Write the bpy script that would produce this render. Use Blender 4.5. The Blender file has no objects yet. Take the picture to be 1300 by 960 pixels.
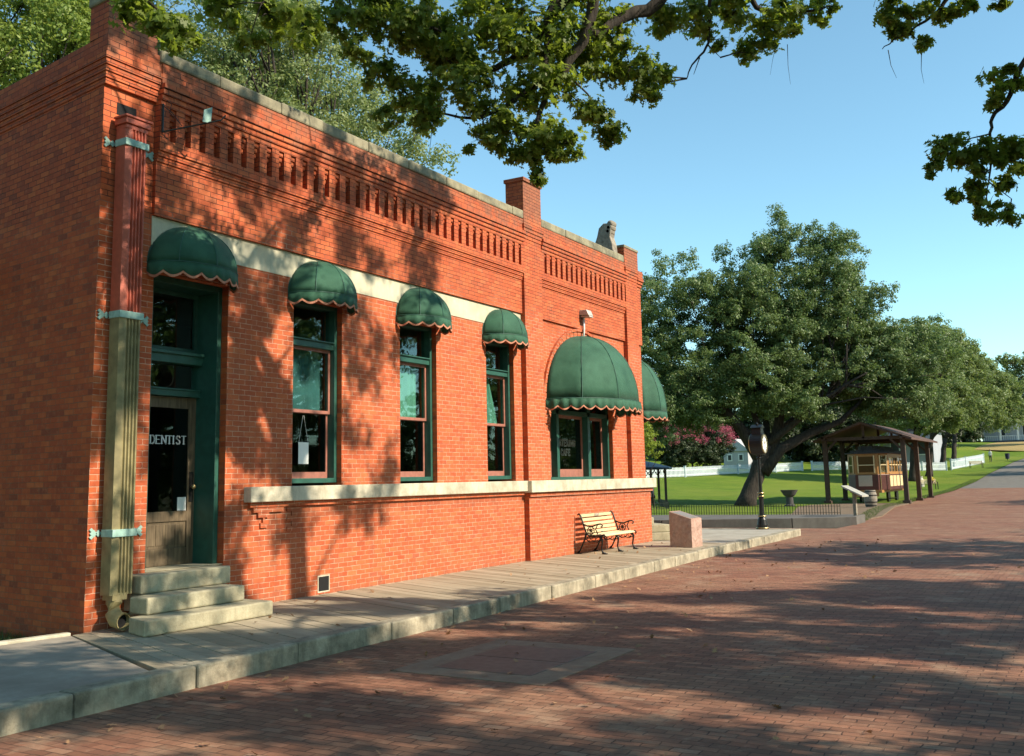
import bpy, math, random
import numpy as np
from mathutils import Vector, Matrix
random.seed(7); RNG = np.random.default_rng(7)
R = math.radians
sc = bpy.context.scene
col = sc.collection

# ------------------------------------------------------------------ mesh helpers
class MB:
    def __init__(s): s.v = []; s.f = []
    def add(s, vs, fs):
        n = len(s.v); s.v += [tuple(v) for v in vs]; s.f += [tuple(n+i for i in f) for f in fs]; return s
    def box(s, x0, x1, y0, y1, z0, z1):
        return s.add([(x0,y0,z0),(x1,y0,z0),(x1,y1,z0),(x0,y1,z0),(x0,y0,z1),(x1,y0,z1),(x1,y1,z1),(x0,y1,z1)],
              [(0,3,2,1),(4,5,6,7),(0,1,5,4),(1,2,6,5),(2,3,7,6),(3,0,4,7)])
    def prism(s, poly, z0, z1):            # poly: counter-clockwise xy
        n = len(poly)
        vs = [(x,y,z0) for x,y in poly]+[(x,y,z1) for x,y in poly]
        fs = [tuple(range(n-1,-1,-1)), tuple(range(n,2*n))]+[(i,(i+1)%n,n+(i+1)%n,n+i) for i in range(n)]
        return s.add(vs, fs)
    def prism_xz(s, poly, y0, y1):         # poly in xz, extruded along y
        n = len(poly)
        vs = [(x,y0,z) for x,z in poly]+[(x,y1,z) for x,z in poly]
        fs = [tuple(range(n)), tuple(range(2*n-1,n-1,-1))]+[(i,n+i,n+(i+1)%n,(i+1)%n) for i in range(n)]
        return s.add(vs, fs)
    def prism_yz(s, poly, x0, x1):
        n = len(poly)
        vs = [(x0,y,z) for y,z in poly]+[(x1,y,z) for y,z in poly]
        fs = [tuple(range(n-1,-1,-1)), tuple(range(n,2*n))]+[(i,(i+1)%n,n+(i+1)%n,n+i) for i in range(n)]
        return s.add(vs, fs)
    def beam(s, a, b, w, h, up=(0,0,1)):
        a, b, up = Vector(a), Vector(b), Vector(up)
        d = (b-a).normalized(); sd = d.cross(up)
        if sd.length < 1e-4: sd = d.cross(Vector((1,0,0)))
        sd.normalize(); u = sd.cross(d)
        vs = [p+sd*i*w/2+u*j*h/2 for p in (a,b) for i,j in ((-1,-1),(1,-1),(1,1),(-1,1))]
        return s.add(vs, [(3,2,1,0),(4,5,6,7),(0,1,5,4),(1,2,6,5),(2,3,7,6),(3,0,4,7)])
    def tube(s, pts, rad, n=8, cap=True):
        pts = [Vector(p) for p in pts]
        if not hasattr(rad,'__len__'): rad = [rad]*len(pts)
        ref = Vector((0.31,0.22,0.92)); rings = []
        b0 = len(s.v); vs = []
        for i,p in enumerate(pts):
            d = (pts[min(i+1,len(pts)-1)]-pts[max(i-1,0)])
            if d.length < 1e-6: d = Vector((0,0,1))
            d.normalize()
            sd = d.cross(ref)
            if sd.length < .05: sd = d.cross(Vector((1,0,0)))
            sd.normalize(); u = sd.cross(d); ref = u if False else ref
            for k in range(n):
                a = 2*math.pi*k/n; vs.append(p+(sd*math.cos(a)+u*math.sin(a))*rad[i])
        fs = []
        for i in range(len(pts)-1):
            for k in range(n):
                fs.append((i*n+k,i*n+(k+1)%n,(i+1)*n+(k+1)%n,(i+1)*n+k))
        if cap: fs += [tuple(range(n-1,-1,-1)), tuple((len(pts)-1)*n+k for k in range(n))]
        return s.add(vs, fs)
    def lathe(s, prof, c=(0,0,0), n=20, axis='z', close=True):
        vs = []
        for r,z in prof:
            for k in range(n):
                a = 2*math.pi*k/n
                if axis=='z': vs.append((c[0]+r*math.cos(a), c[1]+r*math.sin(a), c[2]+z))
                elif axis=='y': vs.append((c[0]+r*math.cos(a), c[1]+z, c[2]+r*math.sin(a)))
                else: vs.append((c[0]+z, c[1]+r*math.cos(a), c[2]+r*math.sin(a)))
        fs = []
        for i in range(len(prof)-1):
            for k in range(n): fs.append((i*n+k,i*n+(k+1)%n,(i+1)*n+(k+1)%n,(i+1)*n+k))
        if close: fs += [tuple(range(n-1,-1,-1)), tuple((len(prof)-1)*n+k for k in range(n))]
        return s.add(vs, fs)
    def build(s, name, mat, parent=None, smooth=False, bevel=0, loc=None):
        me = bpy.data.meshes.new(name); me.from_pydata(s.v, [], s.f)
        me.materials.append(M[mat] if isinstance(mat,str) else mat)
        if smooth: me.polygons.foreach_set('use_smooth', [True]*len(me.polygons))
        me.update()
        o = bpy.data.objects.new(name, me); col.objects.link(o)
        if parent: o.parent = parent
        if loc: o.location = loc
        if bevel:
            m = o.modifiers.new('bevel','BEVEL'); m.width = bevel; m.segments = 2; m.limit_method = 'ANGLE'; m.angle_limit = R(35)
        return o

def tag(o, label=None, cat=None, group=None, kind=None):
    if label: o['label'] = label
    if cat: o['category'] = cat
    if group: o['group'] = group
    if kind: o['kind'] = kind
    return o
def empty(name, loc=(0,0,0), rz=0, **k):
    o = bpy.data.objects.new(name, None); col.objects.link(o); o.location = loc; o.rotation_euler = (0,0,rz); o.empty_display_size = .2
    return tag(o, **k)
def copy_tree(o, parent=None):
    c = o.copy(); col.objects.link(c); c.parent = parent
    for ch in [x for x in list(bpy.data.objects) if x.parent == o]: copy_tree(ch, c)
    return c

# ------------------------------------------------------------------ materials
M = {}
def mat(name):
    m = bpy.data.materials.new(name); m.use_nodes = True; nt = m.node_tree
    b = nt.nodes['Principled BSDF']; M[name] = m
    return m, nt, b
def N(nt, t, **k):
    n = nt.nodes.new(t)
    for a,v in k.items():
        if a == 'op': n.operation = v
        else: setattr(n, a, v)
    return n
def L(nt, a, b): nt.links.new(a, b)
def math_(nt, op, a, b=None, c=None):
    n = N(nt,'ShaderNodeMath',op=op)
    for i,x in enumerate((a,b,c)):
        if x is None: continue
        if isinstance(x,(int,float)): n.inputs[i].default_value = x
        else: L(nt,x,n.inputs[i])
    return n.outputs[0]
def ramp(nt, fac, stops, interp='LINEAR'):
    n = N(nt,'ShaderNodeValToRGB'); n.color_ramp.interpolation = interp
    e = n.color_ramp.elements
    while len(e) < len(stops): e.new(.5)
    for i,(p,c) in enumerate(stops):
        e[i].position = p; e[i].color = tuple(c)+((1,) if len(c)==3 else ())
    L(nt,fac,n.inputs[0]); return n.outputs[0]
def mix(nt, f, a, b, mode='MIX'):
    n = N(nt,'ShaderNodeMix',data_type='RGBA',blend_type=mode)
    if isinstance(f,(int,float)): n.inputs[0].default_value = f
    else: L(nt,f,n.inputs[0])
    for i,x in ((6,a),(7,b)):
        if isinstance(x,tuple): n.inputs[i].default_value = x+((1,) if len(x)==3 else ())
        else: L(nt,x,n.inputs[i])
    return n.outputs[2]
def noise(nt, vec, scale, detail=4, rough=.55, out=0):
    n = N(nt,'ShaderNodeTexNoise'); n.inputs['Scale'].default_value = scale; n.inputs['Detail'].default_value = detail; n.inputs['Roughness'].default_value = rough
    if vec is not None: L(nt,vec,n.inputs['Vector'])
    return n.outputs[out]
def world_pos(nt): return N(nt,'ShaderNodeNewGeometry').outputs['Position']
def bump(nt, b, h, strength=.5, dist=.01):
    n = N(nt,'ShaderNodeBump'); n.inputs['Strength'].default_value = strength; n.inputs['Distance'].default_value = dist
    L(nt,h,n.inputs['Height']); L(nt,n.outputs[0],b.inputs['Normal'])

def simple(name, c, rough=.6, metal=0, var=.25, scale=6, bmp=.15, spec=.5, coat=0):
    m, nt, b = mat(name)
    p = world_pos(nt)
    n1 = noise(nt,p,scale,6); n2 = noise(nt,p,scale*.17,3)
    s = math_(nt,'ADD',math_(nt,'MULTIPLY',n1,.6),math_(nt,'MULTIPLY',n2,.4))
    lo = tuple(x*(1-var) for x in c); hi = tuple(min(1,x*(1+var)) for x in c)
    L(nt, ramp(nt,s,[(.3,lo),(.7,hi)]), b.inputs['Base Color'])
    b.inputs['Roughness'].default_value = rough; b.inputs['Metallic'].default_value = metal
    b.inputs['Specular IOR Level'].default_value = spec
    if coat: b.inputs['Coat Weight'].default_value = coat
    if bmp: bump(nt,b,noise(nt,p,scale*6,5),bmp,.01)
    return m

def brick_wall(name, rowh=.075, bw=.22, ground=False):
    m, nt, b = mat(name)
    pos = world_pos(nt); sep = N(nt,'ShaderNodeSeparateXYZ'); L(nt,pos,sep.inputs[0])
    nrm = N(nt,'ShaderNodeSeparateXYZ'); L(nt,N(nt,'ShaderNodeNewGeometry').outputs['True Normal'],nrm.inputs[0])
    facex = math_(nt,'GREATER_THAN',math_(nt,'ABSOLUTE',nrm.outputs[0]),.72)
    if ground: u, v = sep.outputs[1], sep.outputs[0]
    else:
        u = math_(nt,'ADD',math_(nt,'MULTIPLY',sep.outputs[0],math_(nt,'SUBTRACT',1,facex)),math_(nt,'MULTIPLY',sep.outputs[1],facex))
        v = sep.outputs[2]
    # slight unevenness of the courses
    nc = noise(nt,pos,3.0,2,.5,1)
    ns = N(nt,'ShaderNodeSeparateXYZ'); L(nt,nc,ns.inputs[0])
    amp = .012 if not ground else .055
    u = math_(nt,'ADD',u,math_(nt,'MULTIPLY',math_(nt,'SUBTRACT',ns.outputs[0],.5),amp*1.5))
    v = math_(nt,'ADD',v,math_(nt,'MULTIPLY',math_(nt,'SUBTRACT',ns.outputs[1],.5),amp))
    nh = N(nt,'ShaderNodeSeparateXYZ'); L(nt,noise(nt,pos,16,3,.6,1),nh.inputs[0]); ah = .009 if not ground else .014
    u = math_(nt,'ADD',u,math_(nt,'MULTIPLY',math_(nt,'SUBTRACT',nh.outputs[0],.5),ah*2)); v = math_(nt,'ADD',v,math_(nt,'MULTIPLY',math_(nt,'SUBTRACT',nh.outputs[1],.5),ah))
    cb = N(nt,'ShaderNodeCombineXYZ'); L(nt,u,cb.inputs[0]); L(nt,v,cb.inputs[1])
    bt = N(nt,'ShaderNodeTexBrick'); L(nt,cb.outputs[0],bt.inputs['Vector'])
    bt.inputs['Scale'].default_value = 1; bt.inputs['Brick Width'].default_value = bw; bt.inputs['Row Height'].default_value = rowh
    bt.inputs['Mortar Size'].default_value = .0055 if not ground else .006; bt.inputs['Mortar Smooth'].default_value = .35
    row = math_(nt,'FLOOR',math_(nt,'DIVIDE',v,rowh))
    even = math_(nt,'SUBTRACT',1,math_(nt,'MODULO',math_(nt,'ABSOLUTE',row),2))
    cl = math_(nt,'FLOOR',math_(nt,'DIVIDE',math_(nt,'ADD',u,math_(nt,'MULTIPLY',even,bw*.5)),bw))
    cc = N(nt,'ShaderNodeCombineXYZ'); L(nt,cl,cc.inputs[0]); L(nt,row,cc.inputs[1])
    wn = N(nt,'ShaderNodeTexWhiteNoise',noise_dimensions='2D'); L(nt,cc.outputs[0],wn.inputs['Vector'])
    rnd = wn.outputs['Value']
    big = noise(nt,pos,.55,4,.6); med = noise(nt,pos,4,5,.6); fine = noise(nt,pos,60,4,.7)
    if not ground:
        c = ramp(nt,rnd,[(0,(.38,.068,.018)),(.15,(.43,.079,.020)),(.45,(.465,.090,.024)),(.82,(.495,.108,.029)),(.97,(.52,.132,.042)),(1,(.36,.085,.034))])
        c = mix(nt,ramp(nt,big,[(.35,(0,0,0)),(.7,(1,1,1))]),c,(.50,.125,.05),'MIX') if False else c
        c = mix(nt,math_(nt,'MULTIPLY',ramp(nt,med,[(.45,(0,0,0)),(.75,(1,1,1))]),.35),c,(.33,.085,.04))
        c = mix(nt,math_(nt,'MULTIPLY',ramp(nt,fine,[(.55,(0,0,0)),(.8,(1,1,1))]),.22),c,(.62,.26,.15))
        mp = N(nt,'ShaderNodeMapping'); L(nt,pos,mp.inputs[0]); mp.inputs['Scale'].default_value = (2.6,2.6,.35)
        stk = noise(nt,mp.outputs[0],1.6,6,.7); c = mix(nt,math_(nt,'MULTIPLY',ramp(nt,stk,[(.50,(0,0,0)),(.70,(1,1,1))]),.55),c,(.24,.068,.030))
        wide = noise(nt,pos,1.1,5,.65); c = mix(nt,math_(nt,'MULTIPLY',ramp(nt,wide,[(.55,(0,0,0)),(.7,(1,1,1))]),.30),c,(.56,.20,.085))
        low = ramp(nt,math_(nt,'ADD',math_(nt,'MULTIPLY',math_(nt,'SUBTRACT',.22,v),2.2),math_(nt,'MULTIPLY',math_(nt,'SUBTRACT',med,.5),1.8)),[(.0,(0,0,0)),(.6,(1,1,1))]); c = mix(nt,math_(nt,'MULTIPLY',low,.55),c,(.22,.085,.045))
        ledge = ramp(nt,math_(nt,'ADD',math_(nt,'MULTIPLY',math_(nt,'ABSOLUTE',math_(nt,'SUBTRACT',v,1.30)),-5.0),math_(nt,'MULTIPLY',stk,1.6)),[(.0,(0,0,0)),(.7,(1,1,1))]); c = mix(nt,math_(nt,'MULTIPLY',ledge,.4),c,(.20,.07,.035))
        # soot and lichen on the parapet, patchy
        hz = ramp(nt,math_(nt,'ADD',math_(nt,'MULTIPLY',math_(nt,'SUBTRACT',v,6.55),1.0),math_(nt,'MULTIPLY',math_(nt,'SUBTRACT',med,.5),2.6)),[(.35,(0,0,0)),(1,(1,1,1))])
        c = mix(nt,math_(nt,'MULTIPLY',hz,.6),c,(.15,.085,.05))
        # mortar: pale below, dark raked joints above the lintel band and patchily elsewhere
        up = ramp(nt,math_(nt,'ADD',math_(nt,'MULTIPLY',math_(nt,'SUBTRACT',v,4.9),1.2),math_(nt,'MULTIPLY',math_(nt,'SUBTRACT',big,.5),3.5)),[(.2,(0,0,0)),(.7,(1,1,1))])
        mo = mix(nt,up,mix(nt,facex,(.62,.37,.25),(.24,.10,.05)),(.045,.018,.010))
        c = mix(nt,math_(nt,'MULTIPLY',facex,.72),c,ramp(nt,rnd,[(0,(.20,.036,.012)),(.15,(.33,.050,.010)),(.5,(.41,.062,.010)),(.85,(.47,.080,.012)),(1,(.52,.11,.02))]))  # X-facing brick and joints redder and darker, shade tone put into the colour
        pale = ramp(nt,noise(nt,pos,2.1,5,.7),[(.60,(0,0,0)),(.75,(1,1,1))])
        c = mix(nt,math_(nt,'MULTIPLY',pale,.16),c,(.62,.34,.24))
        mot = noise(nt,pos,11,5,.7); c = mix(nt,math_(nt,'MULTIPLY',ramp(nt,mot,[(.5,(0,0,0)),(.68,(1,1,1))]),.38),c,(.56,.17,.07)); c = mix(nt,math_(nt,'MULTIPLY',ramp(nt,mot,[(.32,(1,1,1)),(.46,(0,0,0))]),.35),c,(.33,.058,.018))
        jf = math_(nt,'MULTIPLY',bt.outputs['Fac'],math_(nt,'ADD',.35,math_(nt,'MULTIPLY',.75,ramp(nt,noise(nt,pos,5.5,3,.6),[(.38,(0,0,0)),(.6,(1,1,1))]))))
        fin = mix(nt,jf,c,mo)
        h = math_(nt,'SUBTRACT',math_(nt,'ADD',math_(nt,'MULTIPLY',fine,.12),math_(nt,'MULTIPLY',rnd,.25)),bt.outputs['Fac'])
        bump(nt,b,h,.75,.012)
        b.inputs['Roughness'].default_value = .85
    else:
        c = ramp(nt,rnd,[(0,(.17,.070,.040)),(.3,(.225,.092,.054)),(.7,(.275,.117,.069)),(.93,(.32,.15,.088)),(1,(.30,.18,.12))])
        rw = N(nt,'ShaderNodeTexWhiteNoise',noise_dimensions='1D'); L(nt,row,rw.inputs['W'])
        c = mix(nt,math_(nt,'MULTIPLY',ramp(nt,rw.outputs['Value'],[(.5,(0,0,0)),(1,(1,1,1))]),.45),c,(.11,.055,.04))
        dust = ramp(nt,big,[(.4,(0,0,0)),(.75,(1,1,1))])
        c = mix(nt,math_(nt,'MULTIPLY',dust,.5),c,(.33,.22,.13))
        p2 = ramp(nt,noise(nt,pos,.9,5,.65),[(.57,(0,0,0)),(.70,(1,1,1))])
        c = mix(nt,math_(nt,'MULTIPLY',p2,.65),c,(.36,.26,.17))
        c = mix(nt,math_(nt,'MULTIPLY',ramp(nt,fine,[(.4,(0,0,0)),(.8,(1,1,1))]),.35),c,(.11,.055,.04))
        jg = math_(nt,'MULTIPLY',bt.outputs['Fac'],math_(nt,'ADD',.25,math_(nt,'MULTIPLY',.85,ramp(nt,noise(nt,pos,3.2,4,.65),[(.36,(0,0,0)),(.6,(1,1,1))]))))
        mg = noise(nt,pos,9,5,.7); c = mix(nt,math_(nt,'MULTIPLY',ramp(nt,mg,[(.5,(0,0,0)),(.7,(1,1,1))]),.45),c,(.13,.075,.05)); c = mix(nt,math_(nt,'MULTIPLY',ramp(nt,mg,[(.3,(1,1,1)),(.44,(0,0,0))]),.4),c,(.36,.24,.16))
        fin = mix(nt,jg,c,mix(nt,p2,(.075,.042,.03),(.25,.17,.12)))
        h = math_(nt,'SUBTRACT',math_(nt,'ADD',math_(nt,'MULTIPLY',med,.9),math_(nt,'MULTIPLY',rnd,.5)),bt.outputs['Fac'])
        bump(nt,b,h,.9,.012)
        b.inputs['Roughness'].default_value = .8
        b.inputs['Specular IOR Level'].default_value = .3
    L(nt,fin,b.inputs['Base Color'])
    return m
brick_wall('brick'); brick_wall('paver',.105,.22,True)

def stone(name, c, dark, rough=.85, bm=.6, sc_=3.0):
    m, nt, b = mat(name); p = world_pos(nt)
    n1 = noise(nt,p,sc_,8,.65); n2 = noise(nt,p,sc_*9,6,.7)
    mp = N(nt,'ShaderNodeMapping'); L(nt,p,mp.inputs[0]); mp.inputs['Scale'].default_value = (6,6,.9)
    n3 = noise(nt,mp.outputs[0],1.4,5,.7)
    cc = mix(nt,ramp(nt,n1,[(.40,(0,0,0)),(.68,(1,1,1))]),c,dark)
    cc = mix(nt,math_(nt,'MULTIPLY',ramp(nt,n3,[(.48,(0,0,0)),(.7,(1,1,1))]),.55),cc,dark)
    cc = mix(nt,math_(nt,'MULTIPLY',ramp(nt,n2,[(.35,(0,0,0)),(.75,(1,1,1))]),.3),cc,tuple(x*.55 for x in c))
    L(nt,cc,b.inputs['Base Color']); b.inputs['Roughness'].default_value = rough
    bump(nt,b,math_(nt,'ADD',math_(nt,'MULTIPLY',n2,.5),n1),bm,.02)
stone('limestone',(.60,.55,.42),(.32,.29,.20))
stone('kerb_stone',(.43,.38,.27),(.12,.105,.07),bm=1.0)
stone('step_stone',(.44,.40,.27),(.25,.22,.14),bm=.7)
stone('coping_stone',(.30,.27,.17),(.11,.10,.065))
stone('carved_stone',(.33,.29,.22),(.12,.105,.08),sc_=8)
stone('band_plaster',(.62,.58,.42),(.42,.40,.28),bm=.25,sc_=1.6)
stone('granite',(.50,.33,.26),(.34,.20,.15),bm=1.0,sc_=14)
stone('granite_polished',(.30,.28,.26),(.17,.15,.14),rough=.35,bm=.1,sc_=20)
stone('concrete',(.40,.37,.30),(.27,.24,.19),bm=.3,sc_=1.5)
stone('walk_concrete',(.36,.315,.25),(.24,.20,.155),bm=.3,sc_=1.2)
stone('dark_walk',(.13,.12,.105),(.08,.073,.065),bm=.3,sc_=1.2)  # shade of the far street corner painted into the concrete colour
stone('dusty_frame',(.27,.19,.125),(.19,.11,.07),bm=.3,sc_=3)
stone('asphalt',(.17,.155,.13),(.10,.09,.078),bm=.5,sc_=2)
simple('paint_green',(.019,.083,.060),.45,var=.3,scale=9)
simple('paint_green_dark',(.018,.07,.055),.5,var=.3,scale=9)
simple('sash_brown',(.30,.12,.085),.55,var=.3,scale=12)
simple('iron',(.012,.012,.011),.4,.3,var=.4,scale=20,spec=.5)
simple('dark_iron_fence',(.012,.02,.014),.5,var=.2)
simple('brass',(.55,.42,.2),.35,.9,var=.2,scale=30)
simple('verdigris',(.27,.43,.37),.7,var=.3,scale=18)
simple('pipe_red',(.40,.085,.045),.55,var=.25,scale=12)
simple('pipe_green',(.22,.185,.085),.65,var=.5,scale=7)
simple('white_paint',(.72,.73,.70),.5,var=.1,scale=8)
simple('fence_white',(.55,.62,.64),.6,var=.12,scale=4)
simple('dull_white',(.42,.42,.43),.7,var=.12,scale=1.5)
simple('porch_grey',(.32,.34,.38),.7,var=.12,scale=1.5)
simple('roof_dark',(.06,.055,.055),.9,var=.4,scale=8)
simple('slate_blue',(.05,.06,.085),.45,.2,var=.3,scale=6)
simple('black_void',(.004,.004,.004),.9,var=.1,bmp=0)
simple('letter_white',(.75,.78,.76),.6,var=.05)
simple('letter_cream',(.42,.42,.33),.6,var=.15,scale=40)
simple('letter_dark',(.03,.035,.035),.6,var=.05)
simple('paper',(.80,.82,.78),.7,var=.04)
simple('paper_print',(.16,.17,.15),.8,var=.1)
simple('interior',(.10,.075,.055),.9,var=.3,scale=1)
simple('curtain_green',(.14,.30,.235),.9,var=.2,scale=4)
simple('curtain_dull',(.06,.15,.165),.9,var=.45,scale=3)
simple('trim_brown',(.48,.20,.12),.8,var=.15,scale=30)
simple('rust_plate',(.115,.09,.07),.65,.2,var=.35,scale=12)
simple('bench_wood',(.68,.56,.33),.55,var=.15,scale=20)
simple('car_yellow',(.36,.17,.045),.5,var=.15,scale=10)
simple('car_red',(.075,.018,.012),.45,var=.2,scale=10)
simple('car_cream',(.66,.52,.28),.5,var=.1,scale=10)
simple('car_panel',(.42,.37,.30),.7,var=.1,scale=10)
simple('wood_dark',(.075,.045,.03),.8,var=.35,scale=7)
simple('wood_red',(.085,.045,.032),.8,var=.35,scale=7)
simple('barrel_wood',(.20,.17,.13),.75,var=.4,scale=9)
simple('flower_yellow',(.72,.52,.05),.7,var=.2)
simple('skin',(.42,.24,.16),.6,var=.1)
simple('cloth_navy',(.02,.022,.05),.85,var=.2)
simple('cloth_white',(.7,.7,.66),.85,var=.1)
simple('clock_face',(.80,.80,.72),.35,var=.05)
simple('dead_leaf',(.30,.17,.085),.8,var=.6,scale=3)
simple('lamp_metal',(.42,.40,.34),.5,.2,var=.3,scale=15)

# weathered boards with per board tone
m, nt, b = mat('boards'); p = world_pos(nt)
g = N(nt,'ShaderNodeNewGeometry')
mp = N(nt,'ShaderNodeMapping'); L(nt,p,mp.inputs[0]); mp.inputs['Rotation'].default_value = (0,0,R(27)); mp.inputs['Scale'].default_value = (26,2.0,10)
n1 = noise(nt,mp.outputs[0],1,6,.65)
c = mix(nt,g.outputs['Random Per Island'],(.27,.225,.145),(.42,.355,.245))
c = mix(nt,math_(nt,'MULTIPLY',ramp(nt,n1,[(.4,(0,0,0)),(.75,(1,1,1))]),.6),c,(.16,.125,.08))
c = mix(nt,math_(nt,'MULTIPLY',ramp(nt,noise(nt,p,1.3,4),[(.5,(0,0,0)),(.75,(1,1,1))]),.4),c,(.44,.38,.28))
L(nt,c,b.inputs['Base Color']); b.inputs['Roughness'].default_value = .85; bump(nt,b,n1,.4,.01)
# door wood
m, nt, b = mat('door_wood'); p = world_pos(nt)
mp = N(nt,'ShaderNodeMapping'); L(nt,p,mp.inputs[0]); mp.inputs['Scale'].default_value = (28,28,2.2)
n1 = noise(nt,mp.outputs[0],1,6,.65)
c = ramp(nt,n1,[(.3,(.055,.036,.018)),(.6,(.145,.105,.058)),(.8,(.23,.18,.11))])
L(nt,c,b.inputs['Base Color']); b.inputs['Roughness'].default_value = .7; bump(nt,b,n1,.4,.006)
# canvas of the awnings: dusty green, slightly sheer
m, nt, b = mat('canvas'); p = world_pos(nt)
n1 = noise(nt,p,2.2,5,.6); n2 = noise(nt,p,180,2,.5)
c = ramp(nt,n1,[(.3,(.018,.080,.045)),(.7,(.046,.145,.086))])
L(nt,c,b.inputs['Base Color']); b.inputs['Roughness'].default_value = .72; b.inputs['Specular IOR Level'].default_value = .3
b.inputs['Sheen Weight'].default_value = .08; bump(nt,b,math_(nt,'ADD',math_(nt,'MULTIPLY',noise(nt,p,5,3,.5),3.0),n2),.35,.012)
out = nt.nodes['Material Output']; tr = N(nt,'ShaderNodeBsdfTranslucent'); tr.inputs[0].default_value = (.05,.22,.14,1)
ms = N(nt,'ShaderNodeMixShader'); ms.inputs[0].default_value = .15; L(nt,b.outputs[0],ms.inputs[1]); L(nt,tr.outputs[0],ms.inputs[2]); L(nt,ms.outputs[0],out.inputs[0])
simple('seam_green',(.022,.10,.07),.6,var=.2)
# glass
def glass(name, tint, base, trans):
    m = bpy.data.materials.new(name); m.use_nodes = True; nt = m.node_tree; M[name] = m
    nt.nodes.remove(nt.nodes['Principled BSDF']); out = nt.nodes['Material Output']
    gl = N(nt,'ShaderNodeBsdfGlossy'); gl.inputs['Color'].default_value = (.9,1,1,1); gl.inputs['Roughness'].default_value = .015
    tp = N(nt,'ShaderNodeBsdfTransparent'); tp.inputs[0].default_value = tint
    lw = N(nt,'ShaderNodeLayerWeight'); lw.inputs[0].default_value = .5
    f = math_(nt,'ADD',math_(nt,'MULTIPLY',math_(nt,'POWER',lw.outputs['Facing'],4),.9),base)
    p = world_pos(nt); bp = N(nt,'ShaderNodeBump'); bp.inputs['Strength'].default_value = .12; bp.inputs['Distance'].default_value = .02
    L(nt,noise(nt,p,1.7,1),bp.inputs['Height']); L(nt,bp.outputs[0],gl.inputs['Normal'])
    ms = N(nt,'ShaderNodeMixShader'); L(nt,f,ms.inputs[0]); L(nt,tp.outputs[0],ms.inputs[1]); L(nt,gl.outputs[0],ms.inputs[2]); L(nt,ms.outputs[0],out.inputs[0])
glass('glass',(.80,.90,.87,1),.055,1); glass('glass_dark',(.45,.52,.52,1),.03,1)
# bark
m, nt, b = mat('bark'); p = world_pos(nt)
mp = N(nt,'ShaderNodeMapping'); L(nt,p,mp.inputs[0]); mp.inputs['Scale'].default_value = (9,9,1.8)
n1 = noise(nt,mp.outputs[0],1.2,7,.7)
L(nt,ramp(nt,n1,[(.35,(.012,.009,.007)),(.65,(.055,.043,.033))]),b.inputs['Base Color']); b.inputs['Roughness'].default_value = .95; bump(nt,b,n1,1,.05)
# leaves
def leafmat(name, c0, c1, c2, trans=.35, tcol=(.22,.38,.05), scl=.25, pos2=.97, rough=.5):
    m, nt, b = mat(name); g = N(nt,'ShaderNodeNewGeometry')
    r = g.outputs['Random Per Island']; p = g.outputs['Position']
    c = ramp(nt,r,[(0,c0),(.55,c1),(pos2,c2),(1,tuple(min(1,x*1.25) for x in c2))])
    pt = noise(nt,p,scl,3,.5)
    c = mix(nt,ramp(nt,pt,[(.35,(0,0,0)),(.7,(1,1,1))]),c,mix(nt,.5,c,c2))
    L(nt,c,b.inputs['Base Color']); b.inputs['Roughness'].default_value = rough; b.inputs['Specular IOR Level'].default_value = .35
    out = nt.nodes['Material Output']; tr = N(nt,'ShaderNodeBsdfTranslucent')
    L(nt,mix(nt,.5,c,tcol),tr.inputs[0])
    ms = N(nt,'ShaderNodeMixShader'); ms.inputs[0].default_value = trans
    L(nt,b.outputs[0],ms.inputs[1]); L(nt,tr.outputs[0],ms.inputs[2]); L(nt,ms.outputs[0],out.inputs[0])
leafmat('leaf_oak',(.055,.10,.016),(.10,.155,.024),(.20,.25,.045),.50,(.44,.58,.04),.9)
leafmat('leaf_live_oak',(.045,.080,.024),(.100,.155,.048),(.19,.25,.095),.34,(.25,.38,.08),.35)
leafmat('leaf_olive',(.065,.10,.030),(.13,.185,.055),(.21,.265,.10),.38,(.34,.44,.08),.35)
leafmat('leaf_bright',(.08,.14,.02),(.16,.23,.04),(.30,.36,.09),.45,(.42,.52,.08),.4)
leafmat('leaf_silver',(.09,.13,.04),(.17,.22,.08),(.30,.34,.15),.4,(.4,.5,.12),.4)
leafmat('leaf_dark',(.015,.028,.012),(.03,.048,.018),(.055,.075,.028),.15,(.1,.16,.04),.35)
leafmat('leaf_lime',(.09,.14,.012),(.17,.24,.02),(.30,.36,.05),.45,(.4,.5,.06),1.5)
leafmat('leaf_pink',(.10,.06,.035),(.36,.07,.10),(.70,.16,.26),.25,(.5,.12,.2),.8)
leafmat('grass_blade',(.03,.055,.015),(.05,.085,.02),(.09,.12,.03),.3,(.2,.3,.05),1)
# lawn and dirt
def groundmat(name, a, bb, c_, s1=1.2):
    m, nt, b = mat(name); p = world_pos(nt)
    n1 = noise(nt,p,s1,6,.65); n2 = noise(nt,p,35,4,.7); n3 = noise(nt,p,.12,3)
    c = mix(nt,ramp(nt,n1,[(.35,(0,0,0)),(.7,(1,1,1))]),a,bb)
    c = mix(nt,math_(nt,'MULTIPLY',ramp(nt,n3,[(.4,(0,0,0)),(.65,(1,1,1))]),.5),c,c_)
    c = mix(nt,math_(nt,'MULTIPLY',n2,.5),c,tuple(x*.45 for x in a))
    L(nt,c,b.inputs['Base Color']); b.inputs['Roughness'].default_value = .9; b.inputs['Specular IOR Level'].default_value = .15
    bump(nt,b,n2,1,.05)
groundmat('lawn',(.10,.175,.014),(.165,.25,.022),(.27,.29,.045),.7)
groundmat('dry_grass',(.40,.29,.12),(.46,.35,.15),(.35,.28,.10))
groundmat('rough_ground',(.13,.14,.05),(.20,.17,.08),(.16,.17,.06))
groundmat('dirt',(.22,.16,.11),(.30,.22,.15),(.26,.2,.14))

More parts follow.
